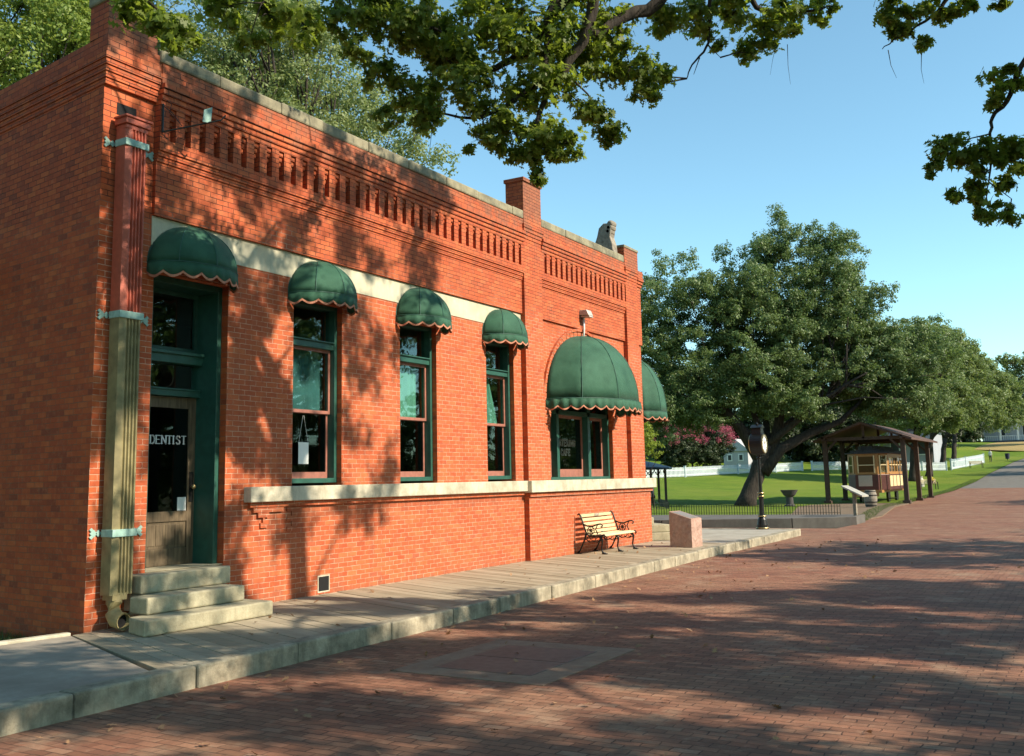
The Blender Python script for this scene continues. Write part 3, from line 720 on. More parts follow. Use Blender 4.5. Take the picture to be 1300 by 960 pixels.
# awnings
def awning(xc, r, P, z0, h, drop, npan, nsc, par=B):
    root_mb = MB(); nt_, nv = npan*6, 10
    vs, fs = [], []
    for j in range(nv+1):
        ph = math.pi/2*j/nv
        for i in range(nt_+1):
            th = math.pi*i/nt_
            # each panel is drawn a little flat between the ribs
            t = (i % 6)/6; sag = 1-.045*math.sin(math.pi*t)*math.cos(ph)**.7
            vs.append((r*math.cos(th)*math.cos(ph)*sag, -P*math.sin(th)*math.cos(ph)**.92*sag-.004, z0+h*math.sin(ph)**1.0*1.0))
    for j in range(nv):
        for i in range(nt_): a = j*(nt_+1)+i; fs.append((a+1,a,a+nt_+1,a+nt_+2))
    root_mb.add(vs,fs)
    o = root_mb.build('awning','canvas',par,smooth=True,loc=(xc,0,0))
    md = o.modifiers.new('solid','SOLIDIFY'); md.thickness = .006
    v = MB(); tr = MB(); K = nsc*10
    # valance follows the base curve and is scalloped; evenly by arc length
    th = np.linspace(0,math.pi,400); X = r*np.cos(th); Y = -P*np.sin(th); ln = np.concatenate([[0],np.cumsum(np.hypot(np.diff(X),np.diff(Y)))])
    tq = np.interp(np.linspace(0,ln[-1],K+1),ln,th)
    vs, fs, vt, ft = [], [], [], []
    for i,t in enumerate(tq):
        u = (i % 10)/10; sc_ = math.sin(math.pi*u)
        zb = z0-drop*(.68+.32*sc_)
        fl = 1.0+.012*math.sin(i*.9)
        x, y = r*math.cos(t), -P*math.sin(t)-.004
        vs += [(x*1.006,y*1.006,z0+.004),(x*1.01*fl,y*1.01*fl,(z0+zb)/2),(x*1.015*fl,y*1.015*fl,zb)]
        vt += [(x*1.017*fl,y*1.017*fl-.004,zb+.010),(x*1.017*fl,y*1.017*fl-.004,zb-.022),(x*1.003*fl,y*1.003*fl,zb-.022),(x*1.003*fl,y*1.003*fl,zb+.010)]
    for i in range(K):
        for q in (0,1): fs.append((3*i+q,3*i+3+q,3*i+4+q,3*i+1+q))
        for q in range(4): ft.append((4*i+q,4*i+4+q,4*i+4+(q+1)%4,4*i+(q+1)%4))
    v.add(vs,fs); vo = v.build('valance','canvas',o,smooth=True); md = vo.modifiers.new('s','SOLIDIFY'); md.thickness = .004
    tr.add(vt,ft); tr.build('trim','trim_brown',o)
    rb = MB()
    for k in range(0,npan+1):
        t = math.pi*k/npan
        rb.tube([(r*1.004*math.cos(t)*math.cos(q), -P*1.004*math.sin(t)*math.cos(q)**.92-.006, z0+h*1.003*math.sin(q)) for q in np.linspace(0,math.pi/2*.985,12)],.007,5)
    rb.tube([(r*1.008*math.cos(t),-P*1.008*math.sin(t)-.004,z0) for t in np.linspace(0,math.pi,30)],.007,5)
    rb.build('seam','seam_green',o)
    return o
awning(1.47,.72,.52,4.66,.60,.20,4,8)
awning(4.10,.70,.54,4.66,.60,.18,4,8)
awning(6.85,.70,.54,4.66,.60,.18,4,8)
awning(9.74,.70,.54,4.66,.60,.18,4,8)
awning(13.53,1.87,1.28,3.50,1.62,.25,5,17)
aw = awning(0,.86,1.0,3.50,1.55,.22,5,11); aw.location = (XE+.625+.004,.625-.004,0); aw.rotation_euler = (0,0,R(45))
for a,bq in swin:
    aw = awning(0,.74,.6,4.66,.6,.18,4,8); p0 = side((a+bq)/2,.005); aw.location = (p0[0],p0[1],0); aw.rotation_euler = (0,0,-R(90)-R(7.23))
# floodlight above the big awning
lm = MB(); lm.tube([(13.55,-.05,4.9),(13.55,-.10,5.3),(13.55,-.10,5.62)],.026,8)
lp = lm.build('lamp_arm','white_paint',B,smooth=True)
mb = MB(); mb.prism_yz([(-.30,5.62),(-.02,5.64),(-.02,5.76),(-.24,5.76)],13.42,13.68); mb.prism_yz([(-.32,5.57),(-.06,5.59),(-.06,5.635),(-.30,5.615)],13.45,13.65)
mb.build('lamp_head','lamp_metal',lp,bevel=.012)

# downspout: fluted box pipe, red above, weathered below, straps, hopper, elbow
def fluted(z0,z1,m,par):
    mb = MB(); x0,x1 = .17,.50; y0,y1 = -.25,-.05
    poly = [(x0,y1),(x0,y0+.02),(x0+.07,y0)]
    n = 4; xx = x0+.095; 
    for k in range(n):
        poly += [(xx,y0),(xx+.008,y0+.028),(xx+.030,y0+.028),(xx+.038,y0)]; xx += .050
    poly += [(x1-.03,y0),(x1,y0+.03),(x1,y1)]
    mb.prism(poly,z0,z1); return mb.build('pipe',m,par)
dp = fluted(.42,3.86,'pipe_green',B); dp.name = 'downspout'
fluted(3.86,6.28,'pipe_red',dp)
for z in (1.16,3.86,6.10):
    mb = MB(); mb.box(.155,.515,-.265,-.05,z-.045,z+.045)
    for sx,xb in ((-1,.155),(1,.515)):
        for dx,dz,wd in ((.0,0,.05),(.07,.0,.055),(.10,.045,.03),(.10,-.045,.03)):
            cx_ = xb+sx*(dx+.01)+(.14 if sx>0 else 0); mb.prism_xz([(cx_-wd,z+dz),(cx_,z+dz-wd*.9),(cx_+wd,z+dz),(cx_,z+dz+wd*.9)],-.022,-.004)
        mb.box(*sorted((xb,xb+sx*(.02 if sx<0 else .15))),-.024,-.004,z-.03,z+.03)
    mb.build('strap','verdigris',dp,bevel=.005)
mb = MB()
for z0,z1,e in ((6.28,6.34,.0),(6.34,6.42,.025),(6.42,6.45,.045)):
    mb.prism([(.17-e,-.04),(.17-e,-.25-e),(.50+e,-.25-e),(.50+e,-.04)][::1],z0,z1)
mb.build('hopper','pipe_red',dp,bevel=.008)
MB().box(.20,.50,-.006,0,6.52,6.68).build('outlet','black_void',dp)
mb = MB(); mb.tube([(.30,-.15,.44),(.29,-.16,.32),(.26,-.20,.20),(.235,-.28,.145),(.23,-.43,.125)],[.095,.095,.098,.10,.102],16,False)
mb.tube([(.23,-.43,.125),(.23,-.427,.125)],[.102,.088],16,False); mb.tube([(.23,-.427,.125),(.23,-.30,.14)],[.088,.085],16,False)
mb.box(.20,.41,-.245,-.06,.36,.44)
mb.build('elbow','pipe_green',dp)
MB().lathe([(.086,0),(.086,-.004)],(.23,-.36,.133),16,'y').build('elbow_mouth','black_void',dp)

# blade sign bracket with an old lantern plate
BR = empty('iron_bracket',(1.0,-.13,6.55),label='thin black iron bracket with a pale metal plate, high beside the downspout',cat='bracket')
mb = MB(); mb.tube([(-.18,-.01,.28),(-.18,-.01,-.12)],.016,6); mb.tube([(-.18,-.01,-.11),(.05,-.28,-.02),(.30,-.60,.08),(.34,-.64,.15)],.012,6); mb.tube([(-.18,-.02,.25),(-.10,-.10,.16),(-.02,-.2,-.02)],.006,5)
mb.tube([(-.14,-.01,.36),(-.08,-.06,.30),(-.11,-.05,.18),(-.05,-.08,.10)],.005,5); mb.build('bracket_arm','iron',BR)
MB().prism_xz([(.10,.02),(.24,.05),(.26,.28),(.12,.20)],-.47,-.46).build('plate','verdigris',BR)

# card hanging in the first window
H = empty('hanging_card',(3.96,.18,0),label='white card on strings hanging inside the leftmost sash window',cat='card')
MB().box(-.10,.13,-.002,.002,2.02,2.36).build('card','paper',H)
mb = MB(); mb.tube([(-.09,0,2.36),(0,0,2.78)],.003,4); mb.tube([(.12,0,2.36),(.02,0,2.78)],.003,4); mb.build('string','letter_white',H)

# ------------------------------------------------------------------ hatch in the street
HT = empty('utility_hatch',(1.55,-5.05,-.2),label='brown steel access hatch in a concrete surround, in the street near the kerb',cat='hatch')
mb = MB()
for a in ((-1.05,1.1,.55,.86),(-1.05,1.1,-.92,-.60),(-1.05,-.72,-.60,.55),(.78,1.1,-.60,.55)): mb.box(a[0],a[1],a[2],a[3],-.05,.006)
mb.build('frame','dusty_frame',HT)
MB().box(-.715,.03,-.595,.545,-.05,.009).build('cover','rust_plate',HT,bevel=.004); MB().box(.045,.775,-.595,.545,-.05,.009).build('cover','rust_plate',HT,bevel=.004)

# ------------------------------------------------------------------ park bench
def make_bench():
    r = empty('park_bench',label='slatted park bench with black cast iron scroll ends against the bank wall',cat='bench')
    Wd = 1.74
    prof = [(-.02,.86),(.03,.80),(.07,.70),(.105,.60),(.13,.50),(.155,.42)]   # back curve: y offset toward street, z
    sl = MB()
    for i,(yy,zz_) in enumerate(((-.015,.845),(.022,.755),(.062,.66),(.095,.57),(.122,.485))):
        ang = R(14+3*i)
        sl.beam((.03,-yy-.0,zz_),(Wd-.03,-yy-.0,zz_),.022,.066,up=(0,-.22,1))
    sl.build('backrest','bench_wood',r,bevel=.005)
    se = MB()
    for i,(yy,zz_) in enumerate(((.19,.425),(.265,.418),(.34,.418),(.415,.422),(.49,.43),(.555,.425))):
        se.beam((.03,-yy,zz_),(Wd-.03,-yy,zz_),.062,.024)
    se.tube([(.03,-.595,.405),(Wd-.03,-.595,.405)],.022,8)
    se.build('seat','bench_wood',r,bevel=.005)
    MB().beam((.78,-.004+.0,.850),(1.02,-.004+.0,.850),.006,.05,up=(0,-.22,1)).build('plaque','lamp_metal',r)
    def arc(cy,cz,rad,a0,a1,n=12): return [(0,cy+rad*math.cos(R(a0+(a1-a0)*k/n)),cz+rad*math.sin(R(a0+(a1-a0)*k/n))) for k in range(n+1)]
    def end(x, arm):
        m_ = MB()
        T_ = lambda pts: [(x,p[1],p[2]) for p in pts]
        if arm: m_.tube(T_([(0,.05,.87),(0,.01,.895),(0,-.03,.85),(0,-.06,.76),(0,-.10,.64),(0,-.14,.52),(0,-.18,.43),(0,-.25,.40),(0,-.42,.40),(0,-.56,.41),(0,-.61,.43),(0,-.64,.40),(0,-.61,.365)]),.019,7)
        # rear leg
        m_.tube(T_([(0,-.16,.46),(0,-.13,.34),(0,-.06,.20),(0,.0,.08),(0,.06,.02)]),[.024,.022,.018,.018,.026],7)
        # front leg, cabriole
        m_.tube(T_([(0,-.50,.40),(0,-.56,.32),(0,-.55,.22),(0,-.53,.12),(0,-.56,.04),(0,-.62,.018)]),[.03,.028,.02,.018,.022,.026],7)
        m_.box(x-.03,x+.03,-.67,-.55,0,.022); m_.box(x-.03,x+.03,-.02,.09,0,.022)
        m_.tube(T_([(0,-.14,.33),(0,-.24,.26),(0,-.34,.28),(0,-.44,.26),(0,-.54,.30)]),.011,6)
        for c_ in ((-.22,.335),(-.35,.335),(-.46,.33)): m_.tube(T_(arc(c_[0],c_[1],.042,0,330)),.010,5)
        if arm:
            m_.tube(T_([(0,-.10,.66),(0,-.20,.62),(0,-.33,.615),(0,-.45,.66),(0,-.53,.67),(0,-.575,.64),(0,-.56,.60),(0,-.53,.61)]),.017,7)
            m_.tube(T_([(0,-.45,.65),(0,-.40,.55),(0,-.45,.44)]),.013,6)
            for k in range(8):
                a = k*45; m_.tube(T_([(0,-.28,.52),(0,-.28+.085*math.cos(R(a)),.52+.085*math.sin(R(a)))]),.007,4)
            m_.tube(T_(arc(-.28,.52,.085,0,360,18)),.011,5); m_.tube(T_(arc(-.28,.52,.035,0,360,10)),.009,5)
            m_.tube(T_(arc(-.17,.50,.04,0,300)),.008,5)
        return m_
    end(.0,True).build('armrest_end','iron',r,smooth=True); end(Wd,True).build('armrest_end','iron',r,smooth=True)
    end(Wd/2,False).build('middle_leg','iron',r,smooth=True)
    return r
bench = make_bench(); bench.location = (12.72,-.24,.006)

# granite marker
G = empty('stone_marker',(15.52,-1.72,.0),R(-2),label='rough pink granite marker with a sloped polished top on the kerb side of the walk',cat='stone marker')
mb = MB(); rr = random.Random(3)
def rough_block(x0,x1,yf,yb,zf,zb,n=7):
    vs=[];fs=[]
    def grid(P00,P10,P11,P01,amp):
        base=len(mb.v); P=[Vector(q) for q in (P00,P10,P11,P01)]; nn=(P[1]-P[0]).cross(P[3]-P[0]).normalized()
        for i in range(n+1):
            for j in range(n+1):
                s,t=i/n,j/n; q=P[0]*(1-s)*(1-t)+P[1]*s*(1-t)+P[2]*s*t+P[3]*(1-s)*t
                if 0<i<n and 0<j<n: q=q+nn*rr.uniform(0,amp)
                mb.v.append(tuple(q))
        for i in range(n):
            for j in range(n): a=base+i*(n+1)+j; mb.f.append((a,a+n+1,a+n+2,a+1))
    A=(x0,yf,0);Bq=(x1,yf,0);Cq=(x1,yb,0);D_=(x0,yb,0);E_=(x0,yf,zf);F_=(x1,yf,zf);G_=(x1,yb,zb);H_=(x0,yb,zb)
    grid(A,Bq,F_,E_,.03); grid(Bq,Cq,G_,F_,.03); grid(Cq,D_,H_,G_,.03); grid(D_,A,E_,H_,.02); grid(E_,F_,G_,H_,.0)
rough_block(-.33,.33,-.30,.27,.68,.86)
mb.build('block','granite',G)
MB().add([(-.28,-.26,.697),(.28,-.26,.697),(.28,.22,.849),(-.28,.22,.849)],[(0,1,2,3)]).build('polished_face','granite_polished',G)

# street clock
CK = empty('street_clock',(23.5,-1.27,.0),label='black post clock with a round white dial at the end of the walk',cat='clock')
mb = MB(); mb.lathe([(.20,0),(.20,.06),(.165,.08),(.17,.13),(.14,.30),(.10,.38),(.13,.40),(.13,.43),(.085,.45),(.075,.95),(.085,1.0),(.10,1.02),(.10,1.05),(.07,1.07),(.07,1.10),(.095,1.12),(.095,1.15),(.055,1.17),(.045,2.2),(.07,2.24),(.05,2.28),(.08,2.36)],(0,0,0),18)
mb.build('post','iron',CK,smooth=False)
for r_,z in ((.205,.045),(.14,.415),(.105,1.035),(.1,1.135)): MB().lathe([(r_,-.012),(r_+.004,0),(r_,.012)],(0,0,z),18).build('gold_band','brass',CK)
mb = MB(); mb.lathe([(.20,-.20),(.34,-.19),(.34,.19),(.20,.20)],(0,0,2.68),24,'y'); mb.prism_xz([(-.16,2.34),(.16,2.34),(.24,2.50),(-.24,2.50)],-.17,.17)
mb.prism_xz([(-.17,2.98),(.17,2.98),(.13,3.20),(-.13,3.20)],-.15,.15); mb.prism_xz([(-.20,3.20),(.20,3.20),(0,3.30)],-.18,.18); mb.lathe([(.03,0),(.045,.04),(.0,.10)],(0,0,3.28),8)
mb.build('clock_case','iron',CK)
for s_ in (-1,1):
    fo = MB().lathe([(.001,s_*.205),(.27,s_*.205),(.27,s_*.21),(.001,s_*.21)],(0,0,2.68),28,'y',False).build('dial','clock_face',CK)
    hm = MB()
    for k in range(12): a = R(30*k); hm.beam((.20*math.sin(a),s_*.214,2.68+.20*math.cos(a)),(.24*math.sin(a),s_*.214,2.68+.24*math.cos(a)),.004,.014,up=(math.cos(a),0,-math.sin(a)))
    hm.lathe([(.236,s_*.212),(.244,s_*.212),(.244,s_*.216),(.236,s_*.216)],(0,0,2.68),28,'y',False); hm.build('hour_marks','iron',fo)
    MB().beam((0,s_*.218,2.68),(-.05,s_*.218,2.80),.004,.02,up=(1,0,.3)).build('hour_hand','iron',fo); MB().beam((0,s_*.221,2.68),(.14,s_*.221,2.77),.004,.014,up=(-.4,0,1)).build('minute_hand','iron',fo)
    MB().lathe([(.27,s_*.195),(.30,s_*.195),(.30,s_*.225),(.27,s_*.225)],(0,0,2.68),28,'y',False).build('bezel','brass',CK)

# ------------------------------------------------------------------ corner slab, low fence, lawn furniture
mb = MB(); mb.prism([(30.6,-2.62),(32.4,-2.60),(33.5,-1.9),(33.0,5),(31.5,14),(30,30),(24.5,30),(26.2,12),(27.6,3.8),(29.3,-.6)],-.3,.07)
sl = mb.build('far_pavement','dark_walk',bevel=.02); tag(sl,kind='structure')
mb = MB(); P_ = [(30.62,-2.64),(29.28,-.62),(27.58,3.78),(26.18,12),(24.5,30)]
for (a,b_),(c,d_) in zip(P_[:-1],P_[1:]):
    v = Vector((c-a,d_-b_)).normalized(); nn = Vector((-v.y,v.x))
    mb.prism([(a,b_),(a+nn.x*.16-0,b_+nn.y*.16),(c+nn.x*.16,d_+nn.y*.16),(c,d_)],-.3,.10)
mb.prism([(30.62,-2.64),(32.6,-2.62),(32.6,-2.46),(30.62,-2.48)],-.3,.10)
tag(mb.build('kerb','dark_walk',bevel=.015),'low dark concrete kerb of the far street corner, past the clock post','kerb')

def wire_fence(pts, h, label, sp=.11):
    r = empty('garden_fence',(0,0,0),label=label,cat='garden fence')
    mb = MB()
    for (a,b_),(c,d_) in zip(pts[:-1],pts[1:]):
        ln = math.hypot(c-a,d_-b_); n = int(ln/sp)
        for k in range(n):
            t = k/n; x,y = a+(c-a)*t,b_+(d_-b_)*t; z = tz(x,y) if x > 34 else .07
            mb.beam((x,y,z-.03),(x,y,z+h),.02,.02)
        for hh in (.08,h-.08):
            za = tz(a,b_) if a > 34 else .07; zb = tz(c,d_) if c > 34 else .07
            mb.beam((a,b_,za+hh),(c,d_,zb+hh),.014,.014)
    mb.build('railing','dark_iron_fence',r)
wire_fence([(33.0,-1.6),(32.9,5),(31.3,14),(30,22)],.42,'low black wire fence edging the lawn behind the far pavement')
wire_fence([(43,13.2),(46.5,11.0),(50,13)],.45,'short black wire fence around the shrub left of the big oak',.2)

# terrain-following picket fences
def picket_fence(pts, h, label, sp=.17):
    r = empty('picket_fence',(0,0,0),label=label,cat='picket fence')
    mb = MB(); k2 = 0
    for (a,b_),(c,d_) in zip(pts[:-1],pts[1:]):
        ln = math.hypot(c-a,d_-b_); n = max(1,int(ln/sp)); v = Vector((c-a,d_-b_)).normalized(); nn = Vector((-v.y,v.x))
        for k in range(n):
            t = (k+.5)/n; x,y = a+(c-a)*t,b_+(d_-b_)*t; z = tz(x,y)+.03
            w = .05; A = Vector((x,y))-v*w; Bq = Vector((x,y))+v*w; o = nn*.011
            q = []
            for s_ in (-1,1):
                q += [(A.x+o.x*s_,A.y+o.y*s_,z+.06),(Bq.x+o.x*s_,Bq.y+o.y*s_,z+.06),(Bq.x+o.x*s_,Bq.y+o.y*s_,z+h-.07),(x+o.x*s_,y+o.y*s_,z+h),(A.x+o.x*s_,A.y+o.y*s_,z+h-.07)]
            mb.add(q,[(0,1,2,3,4),(9,8,7,6,5),(0,5,6,1),(1,6,7,2),(2,7,8,3),(3,8,9,4),(4,9,5,0)])
        m_ = max(1,int(ln/4))
        for k in range(m_):
            xa,ya = a+(c-a)*k/m_,b_+(d_-b_)*k/m_; xb,yb = a+(c-a)*(k+1)/m_,b_+(d_-b_)*(k+1)/m_
            for hh in (.25,h-.28): mb.beam((xa,ya,tz(xa,ya)+hh),(xb,yb,tz(xb,yb)+hh),.04,.07)
    mb.build('pickets','fence_white',r)
    for i,(a,b_) in enumerate(pts):
        p_ = MB(); z = tz(a,b_); p_.box(a-.08,a+.08,b_-.08,b_+.08,z-.1,z+h+.08); p_.box(a-.11,a+.11,b_-.11,b_+.11,z+h+.08,z+h+.13); p_.build('post','fence_white',r)
    return r

# ------------------------------------------------------------------ foliage generators
def leaf_mesh(name, P, Nn, size, material, parent=None, shape='quad', kindstuff=False):
    """P positions (n,3), Nn normals (n,3), size (n,) -> one mesh of separate leaves"""
    n = len(P)
    Nn = Nn/np.maximum(np.linalg.norm(Nn,axis=1,keepdims=True),1e-6)
    rv = RNG.normal(size=(n,3)); T1 = np.cross(Nn,rv); T1 /= np.maximum(np.linalg.norm(T1,axis=1,keepdims=True),1e-6); T2 = np.cross(Nn,T1)
    if shape == 'quad': tpl = np.array([(-.5,0,0),(-.05,-.27,.05),(.5,0,0),(-.05,.27,.05)])
    elif shape == 'pair': tpl = np.array([(-.5,0,0),(-.1,-.2,.06),(.5,.0,-.05),(-.1,.2,.06)])
    elif shape == 'blade': tpl = np.array([(0,-.04,0),(0,.04,0),(1,.0,0)])
    else:  # lobed oak leaf
        tpl = np.array([(-.55,0,0),(-.28,-.07,.0),(-.20,-.25,.05),(-.05,-.08,.02),(.06,-.40,.06),(.22,-.11,.02),(.38,-.25,.03),(.5,0,-.04),(.38,.25,.03),(.22,.11,.02),(.06,.40,.06),(-.05,.08,.02),(-.20,.25,.05),(-.28,.07,0)])
    k = len(tpl); s = np.asarray(size).reshape(-1,1,1)
    V = P[:,None,:]+s*(tpl[None,:,0:1]*T1[:,None,:]+tpl[None,:,1:2]*T2[:,None,:]+tpl[None,:,2:3]*Nn[:,None,:])
    me = bpy.data.meshes.new(name); me.vertices.add(n*k); me.vertices.foreach_set('co',V.astype(np.float32).ravel())
    me.loops.add(n*k); me.loops.foreach_set('vertex_index',np.arange(n*k,dtype=np.int32))
    me.polygons.add(n); me.polygons.foreach_set('loop_start',np.arange(0,n*k,k,dtype=np.int32)); me.polygons.foreach_set('loop_total',np.full(n,k,dtype=np.int32))
    me.materials.append(M[material]); me.update(calc_edges=True); me.validate()
    o = bpy.data.objects.new(name,me); col.objects.link(o)
    if parent: o.parent = parent
    return o
def clump_points(c, r, n, flat=.75, soft=False):
    d = RNG.normal(size=(n,3)); d /= np.linalg.norm(d,axis=1,keepdims=True)
    rad = RNG.random(n)**(.45 if not soft else .8)
    p = d*rad[:,None]*np.array([r,r,r*flat])
    nrm = d*.6+RNG.normal(size=(n,3))*.55+np.array([0,0,.45])
    return np.array(c)+p, nrm
def nested(c, r, n, sub=7, flat=.8, soft=False):
    """a clump made of smaller sprays so its outline stays ragged"""
    P, Q = [], []
    for _ in range(sub):
        d = RNG.normal(size=3); d /= np.linalg.norm(d); cc = np.array(c)+d*r*RNG.uniform(.35,.95)*np.array([1,1,flat])
        p,q = clump_points(cc, r*(RNG.uniform(.4,.85) if soft else RNG.uniform(.28,.5)), n//sub, .7, soft); q = q+d*.5
        P.append(p); Q.append(q)
    return np.concatenate(P), np.concatenate(Q)
def ell_clumps(ells, n, rmin, rmax, shell=.55, bottom=-.75):
    out = []; vol = np.array([e[3]*e[4]*e[5] for e in ells])**.7; pr = vol/vol.sum()
    for _ in range(n):
        e = ells[RNG.choice(len(ells),p=pr)]
        while True:
            d = RNG.normal(size=3); d /= np.linalg.norm(d)
            if d[2] > bottom: break
        rad = shell+(1-shell)*RNG.random()**.6
        c = np.array(e[:3])+d*rad*np.array(e[3:6])
        out.append((c,RNG.uniform(rmin,rmax)))
    return out
def limb_tree(mb, base, fork, targets, r0, wob=.25, sides=9):
    """trunk from base to fork, then a curved limb to each target"""
    base, fork = Vector(base), Vector(fork); n = 6
    pts = [base.lerp(fork,k/n)+Vector((random.uniform(-1,1),random.uniform(-1,1),0))*wob*.25*(0<k<n) for k in range(n+1)]
    mb.tube(pts,[r0*(1.28 if k==0 else 1-.05*k) for k in range(n+1)],14)
    for t,rr_ in targets:
        t = Vector(t); m1 = fork.lerp(t,.33)+Vector((random.uniform(-1,1),random.uniform(-1,1),random.uniform(.2,1)))*wob*2; m2 = fork.lerp(t,.7)+Vector((random.uniform(-1,1),random.uniform(-1,1),random.uniform(-.3,.8)))*wob*2
        q = []
        for k in range(9):
            s = k/8; q.append(fork*(1-s)**3+m1*3*s*(1-s)**2+m2*3*s*s*(1-s)+t*s**3)
        mb.tube(q,[rr_*(1-.8*k/8) for k in range(9)],sides)
def tree(name, base, fork, r0, ells, nclump, rmin, rmax, nleaf, lsize, material, label, cat='tree', group=None, limbs=7, shell=.5, bottom=-.7, extra=None, sub=7, seed=None):
    r = empty(name,base,label=label,cat=cat,group=group)
    cl = ell_clumps(ells,nclump,rmin,rmax,shell,bottom)
    if extra: cl += extra
    mb = MB(); b0 = Vector(base)
    tg = [(tuple(Vector(cl[i][0].tolist() if hasattr(cl[i][0],'tolist') else cl[i][0])-b0),r0*random.uniform(.3,.55)) for i in RNG.choice(len(cl),min(limbs,len(cl)),replace=False)]
    limb_tree(mb,(0,0,-.1),tuple(Vector(fork)-b0),tg,r0)
    # thin twigs out to more clumps
    f = Vector(fork)-b0
    for i in RNG.choice(len(cl),min(len(cl),limbs*14),replace=False):
        c = Vector(cl[i][0].tolist() if hasattr(cl[i][0],'tolist') else cl[i][0])-b0; s = min(tg,key=lambda q:(Vector(q[0])-c).length)[0]; s = Vector(s).lerp(f,random.uniform(.15,.5))
        mid = s.lerp(c,.5)+Vector((0,0,.3)); mb.tube([s,mid,c],[r0*.13,r0*.08,r0*.03],5)
    mb.build('trunk','bark',r,smooth=True)
    P,Q = [],[]
    for c,rad in cl:
        p,q = nested(np.array(c)-np.array(base),rad,int(nleaf*(rad/rmax)**2),sub); P.append(p); Q.append(q)
    P = np.concatenate(P); Q = np.concatenate(Q)
    leaf_mesh('crown',P,Q,lsize*RNG.uniform(.65,1.3,len(P)),material,r)
    return r

# ------------------------------------------------------------------ lawn oak, row of street oaks, background trees
OAK = [(50.8,11.0,11.8,3.7,3.7,4.1),(52.9,7.1,13.0,3.8,3.8,3.8),(53.1,5.7,16.0,1.6,1.6,1.8),(54.8,3.2,14.9,2.2,2.2,2.3),(56.2,1.8,11.8,3.0,3.0,3.1),(52.7,8.8,8.6,5.4,5.4,3.0),(55.7,3.6,8.6,4.7,4.7,2.7),(49.9,12.9,10.4,2.6,2.6,3.4),(56.9,1.5,9.0,2.8,2.8,2.9),(54.6,5.9,7.2,4.7,4.7,1.8),(57.5,-1.4,8.8,3.2,2.8,2.4),(56.5,.5,6.7,3.4,2.8,1.2),(50.5,11.5,6.5,3.7,3.7,1.7),(57.2,-.9,6.2,3.2,2.6,1.3),(54.5,5.5,6.0,5.0,4.0,1.1),(56.6,1.0,5.7,3.4,2.8,.9),(50.5,11.5,5.7,3.5,3.5,1.1),(50.0,12.6,5.2,3.0,3.0,1.2),(53.6,6.2,11.3,4.2,4.2,4.0),(55.2,3.4,11.8,3.2,3.2,3.2)]
tree('live_oak',(51.4,8.0,-.15),(52.3,6.8,3.5),.56,OAK,980,.6,1.15,760,.15,'leaf_live_oak','largest oak on the lawn, with thick leaning trunk right behind the clock','oak tree',limbs=5,shell=.2,bottom=-.9,sub=9)
lo = [o for o in bpy.data.objects if o.name=='live_oak'][0]
mb = MB(); mb.tube([(.6,-1.0,2.0),(1.2,-2.0,3.4),(2.0,-3.6,4.3),(3.2,-5.2,5.0),(4.2,-6.9,6.8)],[.42,.34,.26,.18,.04],10)
mb.tube([(.7,-.9,2.6),(.3,.2,4.8),(-.4,1.6,6.6),(-1.0,2.8,8.6)],[.40,.32,.26,.14],10); mb.tube([(1.0,-1.4,3),(1.5,-1.9,5),(1.8,-2.1,8),(1.6,-2.4,11)],[.38,.3,.24,.12],10)
mb.build('limb','bark',lo,smooth=True)
tree('street_oak',(96.3,5.2,.75),(96.2,4.9,4.4),.40,[(94.6,3.7,11.3,4.2,4.4,5.4),(93.5,4.5,6.8,4.8,4.8,2.2),(93,1.5,8.5,3.5,3,2.5),(94.4,5.1,8.2,4.0,4.0,2.8),(94.8,2.5,14.3,2.3,2.3,2.9)],230,.9,1.5,620,.22,'leaf_olive','nearest of the street oaks in a row past the trolley shelter','oak tree','oaks in a row along the street lawn',limbs=8,shell=.4)
tree('street_oak',(104.9,4.9,1.15),(104.8,4.4,5),.36,[(105.4,1.8,10.4,3.7,3.7,5.2),(104.4,2.5,13.3,2.2,2.2,3.4)],200,.9,1.5,620,.22,'leaf_olive','second oak in the row, taller, right behind the nearest street oak','oak tree','oaks in a row along the street lawn',limbs=7,shell=.4)
tree('street_oak',(117.8,5.3,1.8),(118,4.6,5.5),.36,[(121.0,.9,10.2,3.1,3.1,4.9),(120.3,1.8,13.3,1.8,1.8,2.6)],170,.9,1.5,560,.24,'leaf_olive','third oak in the row, next to the corner post of the picket fence','oak tree','oaks in a row along the street lawn',limbs=7,shell=.4)
tree('street_oak',(140,6.5,2.9),(141,6,7),.36,[(146,1.6,10.8,4.4,4.4,4.8)],110,1.0,1.7,450,.3,'leaf_olive','farthest oak in the row, beside the top of the street','oak tree','oaks in a row along the street lawn',limbs=6,shell=.4)
for (cx,cy,cz,rx,rz,lab) in ((110.5,34.7,10.1,5.0,6.0,'dark tree beyond the picket fence, nearest the bank corner'),(115.2,27.1,9.0,5.6,5.2,'dark tree beyond the picket fence, behind the lawn oak trunk'),
        (125,20.6,8.5,5.8,5.2,'dark tree beyond the picket fence, behind the gap in the fence'),(134,15.3,8.1,5.6,5.2,'dark tree beyond the picket fence, behind the trolley shelter')):
    z = tz(cx,cy); tree('dark_tree',(cx,cy,z),(cx,cy,z+2.5),.3,[(cx,cy,cz,rx,rx,rz),(cx,cy,z+2.6,rx*1.0,rx*1.0,2.6)],130,1.3,2.1,520,.38,'leaf_dark',lab,'tree','dark trees beyond the picket fence',limbs=4,shell=.5,bottom=-.9)
